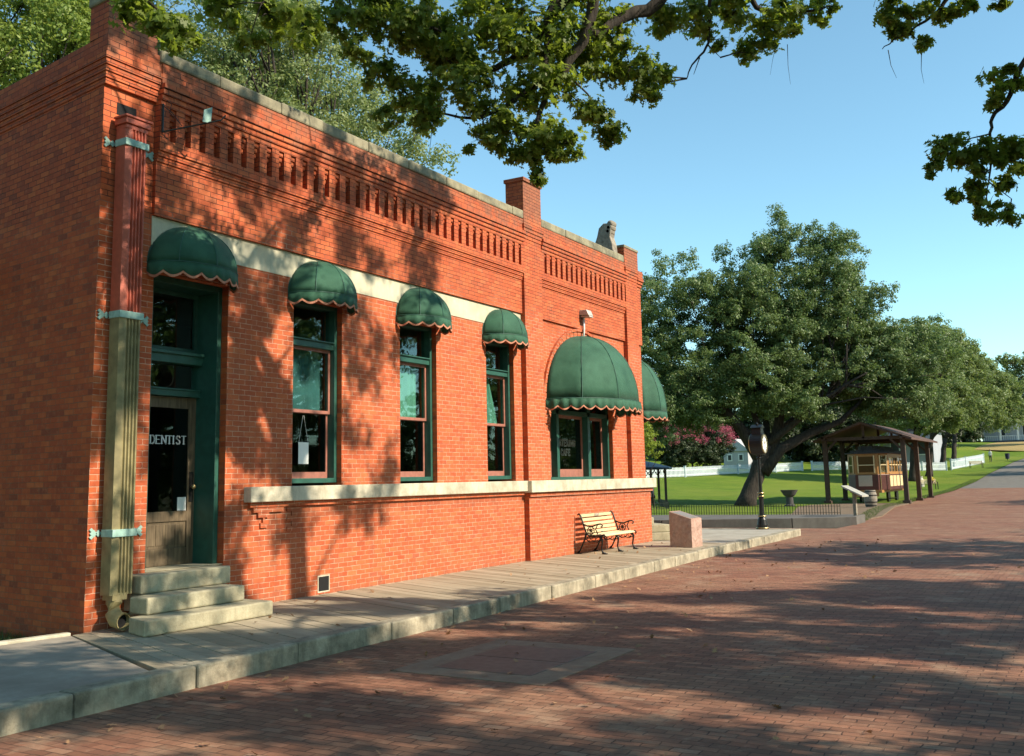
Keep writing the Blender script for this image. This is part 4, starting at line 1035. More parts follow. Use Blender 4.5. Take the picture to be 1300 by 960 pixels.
for (cx,cy,cz,rx,rz,lab) in ((262.7,-4,20.5,6.5,9.0,'tall dark tree behind the white house, at the right edge'),(259.4,8.8,15.5,6,6.0,'lower dark tree behind the left end of the white house'),(175,14,10.8,5.5,5.2,'tree between the grey house and the white house'),(262,-22,18,9,9,'dark tree behind the right end of the white house'),(232,22,15,9,7.5,'broad tree left of the white house, beyond the lawn'),(205,30,13,9,7,'broad tree beyond the lavender grey house'),(217,14.5,10.5,4.5,4.5,'rounded tree touching the left end of the white house')):
    z = tz(cx,cy); tree('far_tree',(cx,cy,z),(cx,cy,z+3),.4,[(cx,cy,cz,rx,rx,rz)],70,1.6,2.8,420,.6,'leaf_dark',lab,'tree','trees around the far houses',limbs=4,shell=.5,bottom=-.9)
# crepe myrtle: green crown with pink flower heads
z = tz(90,25.5)
cm = tree('crepe_myrtle',(90,25.5,z),(90,25.5,z+1.0),.14,[(87.6,26.9,z+3.2,2.6,2.6,1.9),(91.4,24.3,z+3.2,2.6,2.6,1.8),(89.5,25.5,z+1.8,3.6,3.6,1.6)],170,.6,1.1,420,.2,'leaf_dark','broad pink flowering crepe myrtle behind the picket fence, beside the bank corner','flowering tree',limbs=9,shell=.5)
P,Q = [],[]
for c,r_ in ell_clumps([(87.4,26.9,z+3.3,2.9,2.9,2.0),(91.2,24.2,z+3.3,2.9,2.9,2.0)],230,.2,.5,.85,-.1):
    p,q = clump_points(np.array(c)-np.array([90,25.5,z]),r_,75,1.2); P.append(p); Q.append(q)
P=np.concatenate(P); leaf_mesh('blossom',P,np.concatenate(Q),.12*RNG.uniform(.6,1.3,len(P)),'leaf_pink',cm)
tree('lime_shrub',(29.4,5.6,.0),(29.4,5.6,1.2),.05,[(29.5,5.25,3.2,.65,.65,.9),(29.4,5.6,2.5,.6,.6,.7)],26,.25,.42,170,.10,'leaf_lime','bright yellow green small tree just past the bank corner','shrub',limbs=5,shell=.4)
# trees behind the bank
tree('tree_behind_bank',(24,19.5,-.2),(24,19.2,5.5),.42,[(24.8,18.9,18.9,4.0,4.0,4.0),(26.6,16.2,17.3,2.7,2.7,2.5),(22.7,21.5,21.6,4.8,4.8,4.0),(27.3,14.9,15.9,1.5,1.5,1.3),(20.5,22,16.5,5,5,4)],240,.8,1.5,700,.17,'leaf_silver','pale green tree rising behind the middle of the bank parapet','tree',limbs=12,shell=.35,bottom=-.8,sub=9)
tree('tree_behind_bank',(10.3,21.5,-.2),(10.3,21,5.5),.45,[(11.6,20.2,17.0,3.4,3.2,3.0),(8.6,23.0,16.4,4.2,3.6,3.6),(12.8,19.5,18.6,2.2,2.2,2.2),(4.5,25,14.5,4,4,4)],280,.8,1.4,850,.15,'leaf_bright','bright yellow green tree behind the left corner post of the bank','tree',limbs=10,shell=.35,bottom=-.8,sub=9)

# ------------------------------------------------------------------ the oak over the street (trunk stands across the road, outside the picture)
FO = empty('overhanging_oak',(6.5,-18.5,-.2),label='foreground oak whose leafy boughs hang into the top of the picture',cat='oak tree')
CAM = np.array([-7.82,-10.59,1.70]); TOPN = np.array([-.38,-.25,.89])
vis = [(2.0,-4.7,7.45,.42),(1.6,-4.0,7.4,.42),(1.2,-3.6,7.55,.36),(2.4,-5.5,7.5,.42),(2.9,-5.8,7.5,.38),(.9,-3.5,7.2,.28),(-2.22,-3.38,6.08,0.22),(-2.08,-3.59,5.95,0.25),(-1.96,-3.74,5.78,0.19),(-1.11,-3.40,6.52,0.30),(-0.90,-3.74,6.43,0.27),(-0.35,-3.71,6.56,0.25),(0.20,-3.73,6.83,0.26),(-0.96,-3.58,6.22,0.18),
(1.12,-3.44,7.33,0.34),(1.38,-3.84,7.18,0.43),(1.25,-3.46,6.62,0.27),(1.52,-3.85,6.39,0.36),(1.93,-3.92,6.96,0.40),(1.79,-4.49,7.02,0.43),(1.81,-4.37,6.41,0.40),(2.00,-4.59,6.07,0.33),(2.03,-4.90,7.01,0.43),(2.27,-5.32,7.05,0.43),(2.24,-5.12,6.48,0.43),(2.71,-5.41,6.79,0.39),(2.84,-5.74,7.17,0.37),(2.92,-5.42,6.31,0.28),(3.15,-5.96,6.81,0.36),(3.42,-6.18,6.70,0.24),(3.38,-6.06,6.49,0.22),(1.98,-4.48,5.80,0.21),(2.15,-4.80,5.87,0.29),(2.35,-5.13,5.88,0.31),(2.51,-5.39,5.78,0.25),(2.29,-4.96,5.60,0.23),(2.40,-5.07,5.35,0.15),(2.44,-5.20,5.58,0.19),(3.17,-5.60,6.12,0.24),(1.40,-3.58,6.14,0.19),(1.62,-3.95,6.13,0.25),(0.72,-3.59,6.74,0.22),
(3.47,-6.29,7.49,0.30),(3.90,-6.66,7.60,0.31),(4.29,-6.96,7.72,0.35),(4.52,-7.30,7.54,0.33),(4.88,-7.58,7.80,0.32),(4.46,-7.11,7.22,0.18),(5.26,-7.87,7.94,0.21),(5.36,-8.05,7.98,0.11),(4.04,-6.81,7.31,0.16),
(3.36,-9.11,6.83,0.21),(3.36,-9.07,6.65,0.15),(3.46,-9.25,6.70,0.18),(3.59,-9.51,6.84,0.21),(3.54,-9.32,6.43,0.11),(3.68,-9.63,6.73,0.11),(3.74,-9.75,6.80,0.12),(3.92,-10.09,6.86,0.11),
(1.88,-10.14,5.21,0.12),(1.86,-10.07,5.06,0.08),(1.98,-10.29,5.15,0.06),
(1.65,-9.57,4.55,0.10),(1.65,-9.52,4.44,0.06),(1.77,-9.79,4.62,0.14),(1.84,-9.90,4.63,0.11),(1.92,-10.02,4.55,0.11),(2.00,-10.16,4.59,0.12),(2.05,-10.22,4.48,0.09),(1.79,-9.69,4.18,0.08),(1.87,-9.86,4.27,0.10),(1.95,-9.94,4.08,0.11),(2.04,-10.08,4.04,0.09),(1.85,-9.87,4.43,0.10),(1.98,-10.06,4.27,0.09)]
limbs = [([(6.5,-18.5,-.4),(6.6,-18.4,2.0),(6.3,-18.2,4.6)],[.62,.48,.42]),
 ([(6.3,-18.2,4.5),(5.9,-15.5,6.8),(5.0,-11.5,8.9),(4.0,-8.0,9.0),(3.45,-6.6,8.3),(3.32,-6.29,7.64),(2.84,-5.96,7.31),(2.47,-5.64,6.97)],[.36,.28,.20,.13,.10,.085,.07,.03]),
 ([(4.6,-9.8,9.0),(3.2,-7.2,8.9),(2.50,-5.95,8.2),(2.49,-5.81,7.47),(2.47,-5.64,6.99),(2.39,-5.41,6.62),(2.31,-5.16,6.24),(2.30,-5.05,5.87),(2.40,-5.09,5.44)],[.14,.11,.085,.075,.065,.05,.035,.02,.008]),
 ([(2.9,-6.6,8.6),(2.30,-5.54,7.66),(2.20,-5.20,7.00),(2.06,-4.88,6.77),(1.86,-4.51,6.62),(1.67,-4.22,6.74),(1.58,-4.17,7.12)],[.08,.065,.055,.045,.035,.022,.01]),
 ([(2.45,-5.8,7.9),(2.25,-5.33,7.19),(2.27,-5.20,6.62),(2.11,-4.83,6.25),(1.89,-4.40,6.07),(1.61,-3.96,6.18)],[.06,.05,.04,.03,.02,.008]),
 ([(3.6,-7.4,8.7),(3.75,-6.9,8.0),(3.97,-6.74,7.45),(3.98,-6.69,7.21),(3.93,-6.5,7.0),(3.89,-6.43,6.81)],[.04,.03,.02,.016,.011,.006]),([(3.98,-6.70,7.25),(4.03,-6.85,7.05)],[.009,.003]),([(3.95,-6.6,7.08),(3.97,-6.5,6.88)],[.008,.003]),([(4.0,-6.76,7.44),(3.86,-6.4,7.45)],[.008,.003]),
 ([(4.0,-8.0,9.0),(4.29,-7.3,8.3),(4.44,-7.24,7.80),(4.96,-7.72,7.83),(5.23,-8.03,7.94)],[.06,.045,.035,.02,.008]),
 ([(5.9,-15.5,6.8),(5.0,-13,7.6),(4.2,-11.2,7.5),(3.73,-9.82,7.07),(3.57,-9.45,6.73),(3.41,-9.12,6.52),(3.32,-8.92,6.38)],[.12,.085,.05,.028,.018,.010,.004]),
 ([(4.6,-12.2,7.6),(3.3,-11.4,6.9),(2.35,-10.75,6.0),(1.98,-10.36,5.44),(1.92,-10.16,5.02),(1.88,-10.05,4.92),(1.88,-10.01,4.74),(1.91,-9.98,4.42),(1.92,-9.93,4.21)],[.06,.045,.035,.026,.022,.018,.013,.009,.004]),
 ([(1.88,-10.01,4.74),(1.70,-9.65,4.66)],[.008,.003]),([(1.92,-9.96,4.30),(2.05,-10.12,4.15)],[.007,.003]),([(1.91,-9.98,4.42),(1.78,-9.72,4.25)],[.006,.003]),
 ([(2.5,-5.95,8.3),(1.6,-4.9,8.2),(.6,-4.2,7.8),(-.4,-3.9,7.0),(-1.0,-3.75,6.5)],[.07,.055,.04,.028,.01]),
 ([(.6,-4.2,7.8),(-.9,-4.2,7.4),(-1.9,-3.8,6.5),(-2.15,-3.5,6.1)],[.035,.03,.018,.006])]
mb = MB(); o0 = Vector((6.5,-18.5,-.2))
LP = []
for pts,rad in limbs:
    # smooth the polyline with a few subdivisions and a little wobble
    q,rr_ = [],[]
    for i in range(len(pts)-1):
        a,b_ = Vector(pts[i]),Vector(pts[i+1]); p0 = Vector(pts[max(i-1,0)]); p3 = Vector(pts[min(i+2,len(pts)-1)])
        for k in range(4):
            t = k/4; q.append(.5*((2*a)+(-p0+b_)*t+(2*p0-5*a+4*b_-p3)*t*t+(-p0+3*a-3*b_+p3)*t**3)-o0); rr_.append(rad[i]*(1-t)+rad[i+1]*t)
    q.append(Vector(pts[-1])-o0); rr_.append(rad[-1])
    q = [v+Vector((random.uniform(-1,1),random.uniform(-1,1),random.uniform(-1,1)))*rad[0]*.12 for v in q]
    mb.tube(q,rr_,10); LP += [v+o0 for v in q]
rr = np.random.default_rng(11)
shade = []
def try_add(p, r_):
    p = np.array(p)
    if (p-CAM)@TOPN < r_*1.25+.15 or p[2] < 5 or p[2] > 17: return False
    shade.append((p,r_)); return True
# crown over the street and the front of the bank: where its shade falls is where boughs hang
SUN = np.array([.12,-1,.70])
n_ = 0
while n_ < 128:
    zw = rr.uniform(-.8,7.8); xw = rr.uniform(-1.5, 5.2+.36*zw)
    dd = rr.uniform(3,13); p = np.array([xw,0,zw])+SUN*dd
    if try_add(p, rr.uniform(.30,.66)): n_ += 1
n_ = 0
while n_ < 215:
    xg = rr.uniform(-9,16); yg = rr.uniform(-13,-.8)
    if xg < 5.5 and rr.random() < .55: continue
    if xg > 5.3+1.02*(-yg-2) or (xg > 4 and rr.random() < .15): continue
    t = rr.uniform(8,19); p = np.array([xg,yg,-.2])+SUN*t
    if try_add(p, rr.uniform(.55,1.1)): n_ += 1
P,Q,S_z = [],[],[]
for (x,y,z,r_) in vis:
    r_ = r_*(1.3 if z < 5.3 and y < -9 else 1.0); n = int(14+4100*r_*r_)
    p,q = nested((x,y,z),r_*.98,n,max(4,int(r_*30)),1.0,True); P.append(p); Q.append(q); S_z.append(rr.uniform(.075,.135,len(p)))
for i_,(p0,r_) in enumerate(shade):
    near = i_ < 128
    p,q = nested(p0,r_,int((900 if near else 640)*r_*r_+50),8,.7,True); P.append(p); Q.append(q); S_z.append(rr.uniform(.09,.15,len(p)) if near else rr.uniform(.14,.24,len(p)))
# twigs from the nearest bough to each cluster
allc = [(Vector(v[:3]),v[3]) for v in vis]+[(Vector(p.tolist()),r_) for p,r_ in shade]
bough = list(LP)
# secondary boughs reaching the shade crown
for c,r_ in sorted([a for a in allc[len(vis):]],key=lambda a:(a[0]-Vector((5.5,-14,7.5))).length):
    s = min([v for v in bough if (np.array(v)-CAM)@TOPN > .2],key=lambda v:(v-c).length); d_ = (s-c).length
    m1 = s.lerp(c,.5)+Vector((random.uniform(-.03,.03)*d_,random.uniform(-.03,.03)*d_,random.uniform(.05,.18)*d_))
    w0 = min(.055,.010+.014*d_); mb.tube([s-o0,s.lerp(m1,.5)-o0,m1-o0,m1.lerp(c,.5)-o0,c-o0],[w0,w0*.8,w0*.6,w0*.4,w0*.2],5); bough += [m1,c]
for c,r_ in allc[:len(vis)]:
    s = min(LP,key=lambda v:(v-c).length); d_ = (s-c).length; m1 = s.lerp(c,.5)+Vector((random.uniform(-.1,.1),random.uniform(-.1,.1),.05))*d_
    w0 = min(.02,.005+.012*d_); mb.tube([s-o0,m1-o0,c-o0],[w0,w0*.7,w0*.4],5)
    for k in range(int(3+r_*12)):
        d = Vector((random.gauss(0,1),random.gauss(0,1),random.gauss(0,1)-.3)).normalized()*r_*random.uniform(.6,1.05)
        mb.tube([c-o0,c+d*.5+Vector((0,0,.02))-o0,c+d-o0],[.0045,.003,.0012],3)
for a,b_ in (((1.62,-4.0,6.0),(1.60,-3.95,5.55)),((-.2,-3.7,6.4),(-.15,-3.7,6.2)),((4.75,-7.4,7.4),(4.7,-7.3,6.95)),((4.9,-7.5,7.4),(4.93,-7.5,6.85)),((3.05,-5.75,7.3),(3.2,-5.95,6.95)),((3.2,-9.0,6.3),(3.3,-9.05,6.0)),((3.5,-9.3,6.3),(3.5,-9.3,5.95))):
    a,b_ = Vector(a),Vector(b_); mb.tube([a-o0,a.lerp(b_,.5)+Vector((.03,.02,0))-o0,b_-o0],[.005,.003,.0015],4)
mb.build('trunk','bark',FO,smooth=True)
P = np.concatenate(P)-np.array(o0); leaf_mesh('crown',P,np.concatenate(Q),np.concatenate(S_z),'leaf_oak',FO,'lobed')
# more trees across the street, for the reflections and the deep shade of the street
tree('street_tree',(19,-21,-.1),(19,-20.8,4),.45,[(19,-20.5,8.5,4.5,4.5,3.2)],60,.9,1.5,300,.26,'leaf_live_oak','oak across the street from the right half of the bank','oak tree','trees across the street from the bank',limbs=7)
tree('street_tree',(-9,-24,-.1),(-9,-23.8,4),.45,[(-9,-23.5,9,5.5,5.5,4)],70,.9,1.6,300,.26,'leaf_live_oak','oak across the street behind the viewer','oak tree','trees across the street from the bank',limbs=7)

for i,(x,y,h) in enumerate(((4,-33,1.0),(16,-34,1.1),(30,-30,.95),(43,-31,1.0),(-14,-36,1.1))):
    tree('street_tree',(x,y,-.1),(x,y,2.6),.35,[(x,y,8.0*h,6.2,4.5,6.2*h),(x,y,2.4,5.5,4.5,1.8)],105,1.2,2.0,300,.36,'leaf_live_oak',['third','second','fourth','fifth','first'][i]+' tree from the left in the dense back row across the street','tree','back row of trees across the street',limbs=3,shell=.4,bottom=-.95)

for i,(x,y) in enumerate(((58,-27),(74,-30),(92,-32),(112,-31))):
    tree('street_tree',(x,y,tz(x,0)-.1),(x,y,tz(x,0)+2.6),.35,[(x,y,tz(x,0)+7.8,8.0,5,6.4),(x,y,tz(x,0)+2.2,7.5,4.5,1.8)],100,1.3,2.1,240,.42,'leaf_live_oak',['sixth','seventh','eighth','ninth'][i]+' tree from the left in the dense back row across the street','tree','back row of trees across the street',limbs=3,shell=.4,bottom=-.95)
for i,(x,y,h) in enumerate(((-11,13,9),(-15.5,4,9),(-9.5,24,9))):  # trees added out of view to block sky light on the west wall
    tree('yard_tree',(x,y,-.2),(x,y,3.5),.4,[(x,y,h,6.2,6.2,6.4),(x,y,3.6,5.2,5.2,2.2)],140,1.1,1.8,300,.3,'leaf_live_oak',['tree in the yard beside the rear half of the shaded west wall','tree in the yard farther west of the bank, by the sidewalk','tree in the yard behind the rear corner of the bank'][i],'tree','trees in the yard west of the bank',limbs=5,shell=.4,bottom=-.9)

for i,(x,y) in enumerate(((112,-18.5),(128,-19),(146,-21))):
    z = tz(x,0); tree('kerb_tree',(x,y,z-.1),(x,y,z+4),.35,[(x,y,z+9,4.6,4.6,4.2)],60,1.1,1.8,260,.32,'leaf_live_oak',['near','middle','far'][i]+' one of three trees on the far sidewalk beside the asphalt','tree','trees shading the asphalt street',limbs=5,shell=.4)
tree('walk_tree',(-18,-7,-.2),(-17.5,-7,4),.45,[(-13.5,-6.5,10.5,5.5,5.5,3.2),(-18,-3,10,5,5,3)],70,.9,1.6,300,.28,'leaf_live_oak','tree whose crown shades the sidewalk west of the bank, behind the viewer','tree',limbs=7,shell=.3)  # added out of view: shades the walk, less light bounces to the west wall
z = tz(186,-9); tree('edge_tree',(186,-9,z),(186,-8,z+4),.45,[(187,-1.4,z+10.0,7.2,7.2,7.2)],150,1.1,2.0,420,.36,'leaf_olive','tall tree at the right edge, in front of the white house','tree',limbs=7,shell=.35,bottom=-.85)

# ------------------------------------------------------------------ trolley shelter, trolley car, small things beside it
SH = empty('open_shelter',(60.5,1.7,-.2),label='open timber gable roof shelter on posts over the trolley car',cat='shelter')
mb = MB()
for sx in (-4.9,0,4.9):
    for sy in (-2.25,2.35):
        pm = MB(); pm.box(sx-.13,sx+.13,sy-.13,sy+.13,0,3.95); pm.box(sx-.22,sx+.22,sy-.22,sy+.22,0,.22); pm.beam((sx,sy,3.2),(sx,sy+(.7 if sy<0 else -.7),3.9),.12,.12); pm.build('post','wood_dark',SH)
for sy in (-2.25,2.35): mb.beam((-5.5,sy,4.02),(5.5,sy,4.02),.16,.24)
for sx in (-4.9,0,4.9): mb.beam((sx,-2.4,4.0),(sx,2.5,4.0),.14,.2); mb.beam((sx,0,4.0),(sx,.0,4.85),.14,.14)
mb.build('frame','wood_dark',SH)
mb = MB(); mb.prism_yz([(-2.85,3.82),(.05,4.86),(2.95,3.82),(2.95,3.94),(.05,5.0),(-2.85,3.94)],-5.5,5.6); mb.build('roof','wood_red',SH)
TC = empty('trolley_car',(56.0,1.75,-.2),label='old brown and yellow trolley car parked under the timber shelter',cat='trolley')
W2 = 1.12; TC.scale = (1.0,1.08,1.1)
mb = MB(); hexa = [(.0,-.62),(.55,-W2),(6.8,-W2),(7.3,-.62),(7.3,.62),(6.8,W2),(.55,W2),(0,.62)]
mb.prism(hexa,.75,1.62); mb.build('body','car_red',TC,bevel=.02)
mb = MB(); mb.prism([(x*.98+.06,y*.985) for x,y in hexa],1.62,2.78); mb.build('cabin','car_yellow',TC)
g = MB(); fr = MB()
for (a,b_) in ((hexa[0],hexa[7]),(hexa[0],hexa[1]),(hexa[7],hexa[6])):
    A,Bq = Vector(a),Vector(b_); v = (Bq-A); nn = Vector((v.y,-v.x)).normalized()
    if (nn.x > 0): nn = -nn
    for t0,t1 in (((.14,.86),) if b_ == hexa[7] else ((.2,.8),)):
        p0 = A+v*t0+nn*.0+Vector((.06,0)); p1 = A+v*t1+Vector((.06,0)); 
        g.add([(p0.x+nn.x*.02,p0.y+nn.y*.02,1.75),(p1.x+nn.x*.02,p1.y+nn.y*.02,1.75),(p1.x+nn.x*.02,p1.y+nn.y*.02,2.62),(p0.x+nn.x*.02,p0.y+nn.y*.02,2.62)],[(0,1,2,3)])
        for (xx0,xx1,z0,z1) in ((-.03,.03,1.7,2.68),(.97,1.03,1.7,2.68)):
            c0 = p0.lerp(p1,xx0); c1 = p0.lerp(p1,xx1); fr.beam((c0.lerp(c1,.5).x+nn.x*.03,c0.lerp(c1,.5).y+nn.y*.03,z0),(c0.lerp(c1,.5).x+nn.x*.03,c0.lerp(c1,.5).y+nn.y*.03,z1),.06,.06)
        fr.beam((p0.x+nn.x*.03,p0.y+nn.y*.03,2.15),(p1.x+nn.x*.03,p1.y+nn.y*.03,2.15),.04,.05)
for k in range(6):
    x = .85+k*1.0
    for s_ in (-1,1): g.add([(x,s_*(W2+.012),1.78),(x+.72,s_*(W2+.012),1.78),(x+.72,s_*(W2+.012),2.55),(x,s_*(W2+.012),2.55)],[(0,1,2,3)]); fr.beam((x,s_*(W2+.02),2.15),(x+.72,s_*(W2+.02),2.15),.03,.05)
g.build('window','glass_dark',TC); fr.build('window_frame','car_cream',TC)
mb = MB(); mb.box(-.03,-.001,-.30,.45,.98,1.58); mb.build('sign_panel','car_panel',TC)
mb = MB()
for k in range(5): mb.box(.75+k*1.2,1.75+k*1.2,-W2-.02,-W2-.001,.95,1.55)
mb.build('side_panel','car_cream',TC)
mb = MB(); hx = [(x*1.02-.1,y*1.1) for x,y in hexa]; mb.prism(hx,2.78,2.86); mb.prism([(x*.96+.1,y*.86) for x,y in hexa],2.86,3.0); mb.prism([(x*.86+.5,y*.5) for x,y in hexa],3.0,3.22); mb.build('roof','roof_dark',TC,bevel=.02)
mb = MB(); mb.box(-.55,7.8,-.85,.85,.62,.76); mb.box(-.62,-.48,-.7,.7,.42,.72); mb.build('platform','car_yellow',TC)
for x in (2.2,5.1):
    for s_ in (-1,1): MB().lathe([(.08,-.06),(.38,-.06),(.38,.06),(.08,.06)],(x,s_*.75,.39),16,'y').build('wheel','iron',TC)
mb = MB()
for x,y in ((.1,-.75),(.45,-1.18)): MB().tube([(x,y,.75),(x,y,1.7)],.02,6).build('handrail','brass',TC)
for x in (.2,): mb.box(x-.2,x+.35,-1.55,-1.12,.28,.34)
mb.build('step','iron',TC)
# barrel
BL = empty('barrel',(48.9,.25,-.16),label='weathered grey barrel standing in front of the trolley shelter',cat='barrel')
MB().lathe([(.27,0),(.33,.25),(.35,.45),(.33,.68),(.27,.92),(.25,.92),(.24,.86)],(0,0,0),20).build('staves','barrel_wood',BL,smooth=False)
mb = MB()
for z_,r_ in ((.10,.302),(.28,.340),(.64,.340),(.84,.292)): mb.lathe([(r_,-.03),(r_+.006,0),(r_,.03)],(0,0,z_),20)
mb.build('hoop','iron',BL)
# info plaque on a post
PQ = empty('plaque_stand',(31.95,-2.40,.07),R(-8),label='slanted information plaque on a post at the corner of the far pavement',cat='plaque')
MB().box(-.07,.07,-.06,.06,0,.88).build('post','carved_stone',PQ)
MB().add([(-.36,-.42,.78),(.36,-.42,.78),(.36,.36,1.16),(-.36,.36,1.16),(-.36,-.42,.72),(.36,-.42,.72),(.36,.36,1.10),(-.36,.36,1.10)],[(0,1,2,3),(7,6,5,4),(0,4,5,1),(1,5,6,2),(2,6,7,3),(3,7,4,0)]).build('panel','lamp_metal',PQ)
# urn
UR = empty('garden_urn',(51.5,5.35,tz(51.5,5.35)),label='dark stone urn planter standing on the lawn right of the clock',cat='urn')
MB().lathe([(.30,0),(.30,.10),(.22,.14),(.20,.55),(.24,.60),(.34,.68),(.48,.92),(.52,.98),(.44,.98),(.36,.88)],(0,0,0),20).build('bowl','roof_dark',UR)
# lawn benches
def far_bench(loc, rz, label, flowers=False):
    r = empty('lawn_bench',loc,rz,label=label,cat='bench')
    mb = MB(); [mb.beam((-.75,-.12-.11*k,.44),(.75,-.12-.11*k,.44),.09,.03) for k in range(4)]; mb.build('seat','wood_red',r)
    mb = MB(); [mb.beam((-.75,.0+.03*k,.55+.12*k),(.75,.0+.03*k,.55+.12*k),.03,.09) for k in range(3)]; mb.build('backrest','bench_wood',r)
    for s_ in (-.7,.7):
        lm = MB(); lm.beam((s_,-.45,0),(s_,-.42,.6),.05,.06); lm.beam((s_,.02,0),(s_,.08,.85),.05,.06); lm.beam((s_,-.46,.6),(s_,.05,.62),.05,.05); lm.build('leg','iron',r)
    return r
fb = far_bench((82.5,2.0,tz(82.5,2)+.02),R(-60),'wooden lawn bench with a pot of yellow flowers on it, past the shelter')
FP = empty('flower_pot',(82.6,1.65,tz(82.5,2)+.5),label='pot of yellow flowers sitting on the lawn bench past the shelter',cat='flower pot')
MB().lathe([(.10,0),(.16,.25)],(0,0,0),12).build('pot','wood_red',FP); p,q = clump_points((0,0,.38),.25,160,.7); leaf_mesh('flowers',p,q,.09*np.ones(160),'flower_yellow',FP)
far_bench((125.5,2.3,tz(125.5,2.3)+.02),R(-70),'small lawn bench far up the street beside the picket fence')
TCN = empty('milk_can',(87.5,3.2,tz(87.5,3.2)),label='grey metal churn on the lawn behind the bench with yellow flowers',cat='milk can')
MB().lathe([(.26,0),(.27,.6),(.15,.78),(.15,.95),(.19,.98)],(0,0,0),14).build('can','lamp_metal',TCN)

# gazebo roof with posts and an old cart at the far-left lawn
GZ = empty('garden_pavilion',(52.4,16.0,-.05),label='small pavilion with a low dark roof, seen past the far corner of the bank',cat='pavilion')
n = 8
for k in range(n):
    a = 2*math.pi*(k+.31)/n; x,y = 2.35*math.cos(a),2.35*math.sin(a)
    pm = MB(); pm.tube([(x,y,-.2),(x,y,2.25)],.085,8)
    for da in (-.13,.13): pm.tube([(x,y,1.8),(2.3*math.cos(a+da*1.2),2.3*math.sin(a+da*1.2),2.2)],.03,5)
    pm.build('post','wood_dark',GZ)
MB().lathe([(2.75,2.25),(2.8,2.30),(2.75,2.38),(1.5,2.72),(.3,3.0),(.0,3.25)],(0,0,0),16,'z',False).build('roof','slate_blue',GZ)
CT = empty('old_cart',(44.5,11.9,-.05),R(20),label='old iron cart with large spoked wheels behind the bank corner',cat='cart')
for s_ in (-.75,.75):
    wh = MB(); wh.tube([(.62*math.cos(a),s_,.66+.62*math.sin(a)) for a in np.linspace(0,2*math.pi,25)],.035,6)
    for k in range(10): a = 2*math.pi*k/10; wh.tube([(0,s_,.66),(.6*math.cos(a),s_,.66+.6*math.sin(a))],.018,5)
    wh.lathe([(.09,-.1),(.09,.1)],(0,s_,.66),10,'y'); wh.build('wheel','iron',CT)
MB().box(-.9,.9,-.6,.6,.62,.86).build('bed','wood_dark',CT); MB().tube([(.9,0,.7),(2.3,0,.35)],.04,6).build('shaft','wood_dark',CT)

# ------------------------------------------------------------------ picket fences
picket_fence([(68,30.5),(78.97,26.07),(83.7,23.96),(92.2,21.4),(97.9,19.1),(102.9,17.55)],.98,'white picket fence running from behind the pavilion to the oak and the gate gap')
picket_fence([(103.96,16.77),(109.6,13.1),(111.5,9.3),(114,6.8),(116.9,4.6)],1.0,'white picket fence between the gate gap and the trolley shelter side of the lawn')
picket_fence([(118.7,4.3),(127,3.6),(139.3,2.6)],1.25,'white picket fence climbing beside the street at the far right')

# ------------------------------------------------------------------ houses far behind
def windows(par, rects, axis, pos, mfr='white_paint'):
    for (a,b_,z0,z1) in rects:
        f = MB(); 
        if axis == 'x': f.box(pos-.06,pos-.004,a,b_,z0,z1)
        w = f.build('window',mfr,par); g = MB().box(pos-.075,pos-.062,a+.12,b_-.12,z0+.12,z1-.12); g.build('pane','glass_dark' if False else 'letter_dark',w)
WH = empty('white_house',(221,-4,tz(221,-4)),label='wide pale house with a columned porch at the top of the street',cat='house')
MB().box(2,12,-13,14,.6,6.2).build('wall','dull_white',WH)
mb = MB(); mb.prism_xz([(-1,6.2),(13,6.2),(9,9.5),(3,9.5)],-14,15); mb.build('roof','roof_dark',WH)
MB().box(-1,2,-13,14,.0,.6).build('porch_floor','slate_blue',WH)
for y in np.linspace(-12.6,13.6,9): MB().box(-.85,-.5,y-.18,y+.18,.6,5.6).build('column','white_paint',WH)
MB().box(-1,2,-13,14,5.6,6.195).build('porch_beam','white_paint',WH)
mb = MB()
for y in np.arange(-12.6,13.6,.4): mb.box(-.72,-.66,y-.04,y+.04,.6,1.5)
mb.box(-.74,-.64,-12.6,13.6,1.5,1.58); mb.build('railing','white_paint',WH)
windows(WH,[(-11,-9.6,1.6,4.6),(-7.5,-6.1,1.6,4.6),(-3.5,-2.1,1.6,4.6),(1.0,2.4,1.6,4.6),(5,6.4,1.6,4.6),(9.5,10.9,1.6,4.6)],'x',2)
GH = empty('grey_house',(128,12.5,tz(128,12.5)),label='lavender grey gabled house partly hidden behind the row of oaks',cat='house')
MB().box(0,9,-5.2,5,.0,4.2).build('wall','porch_grey',GH); mb = MB(); mb.prism_yz([(-5.8,4.1),(0,8.2),(5.6,4.1)],-.5,9.5); mb.build('roof','roof_dark',GH)
windows(GH,[(-4.4,-3.2,1.0,2.9),(-1.2,0,1.0,2.9),(2,3.2,1.0,2.9)],'x',0)
MB().box(-2.2,0,-5.2,5,2.95,3.1).build('porch_roof','porch_grey',GH)
for y in (-5,-2,1,4): MB().box(-2.1,-1.95,y-.07,y+.07,0,2.95).build('column','white_paint',GH)
GH2 = empty('white_cottage',(101,24.0,tz(101,24)),label='small bright white cottage gable beyond the picket fence, left of the big oak trunk',cat='house')
MB().box(0,5,-1.0,1.8,-.3,2.1).build('wall','dull_white',GH2); mb = MB(); mb.prism_yz([(-1.3,2.0),(.4,3.4),(2.1,2.0)],-.2,5.2); mb.build('roof','dull_white',GH2)
windows(GH2,[(-.5,.1,.9,1.7),(.8,1.4,.9,1.7)],'x',0)

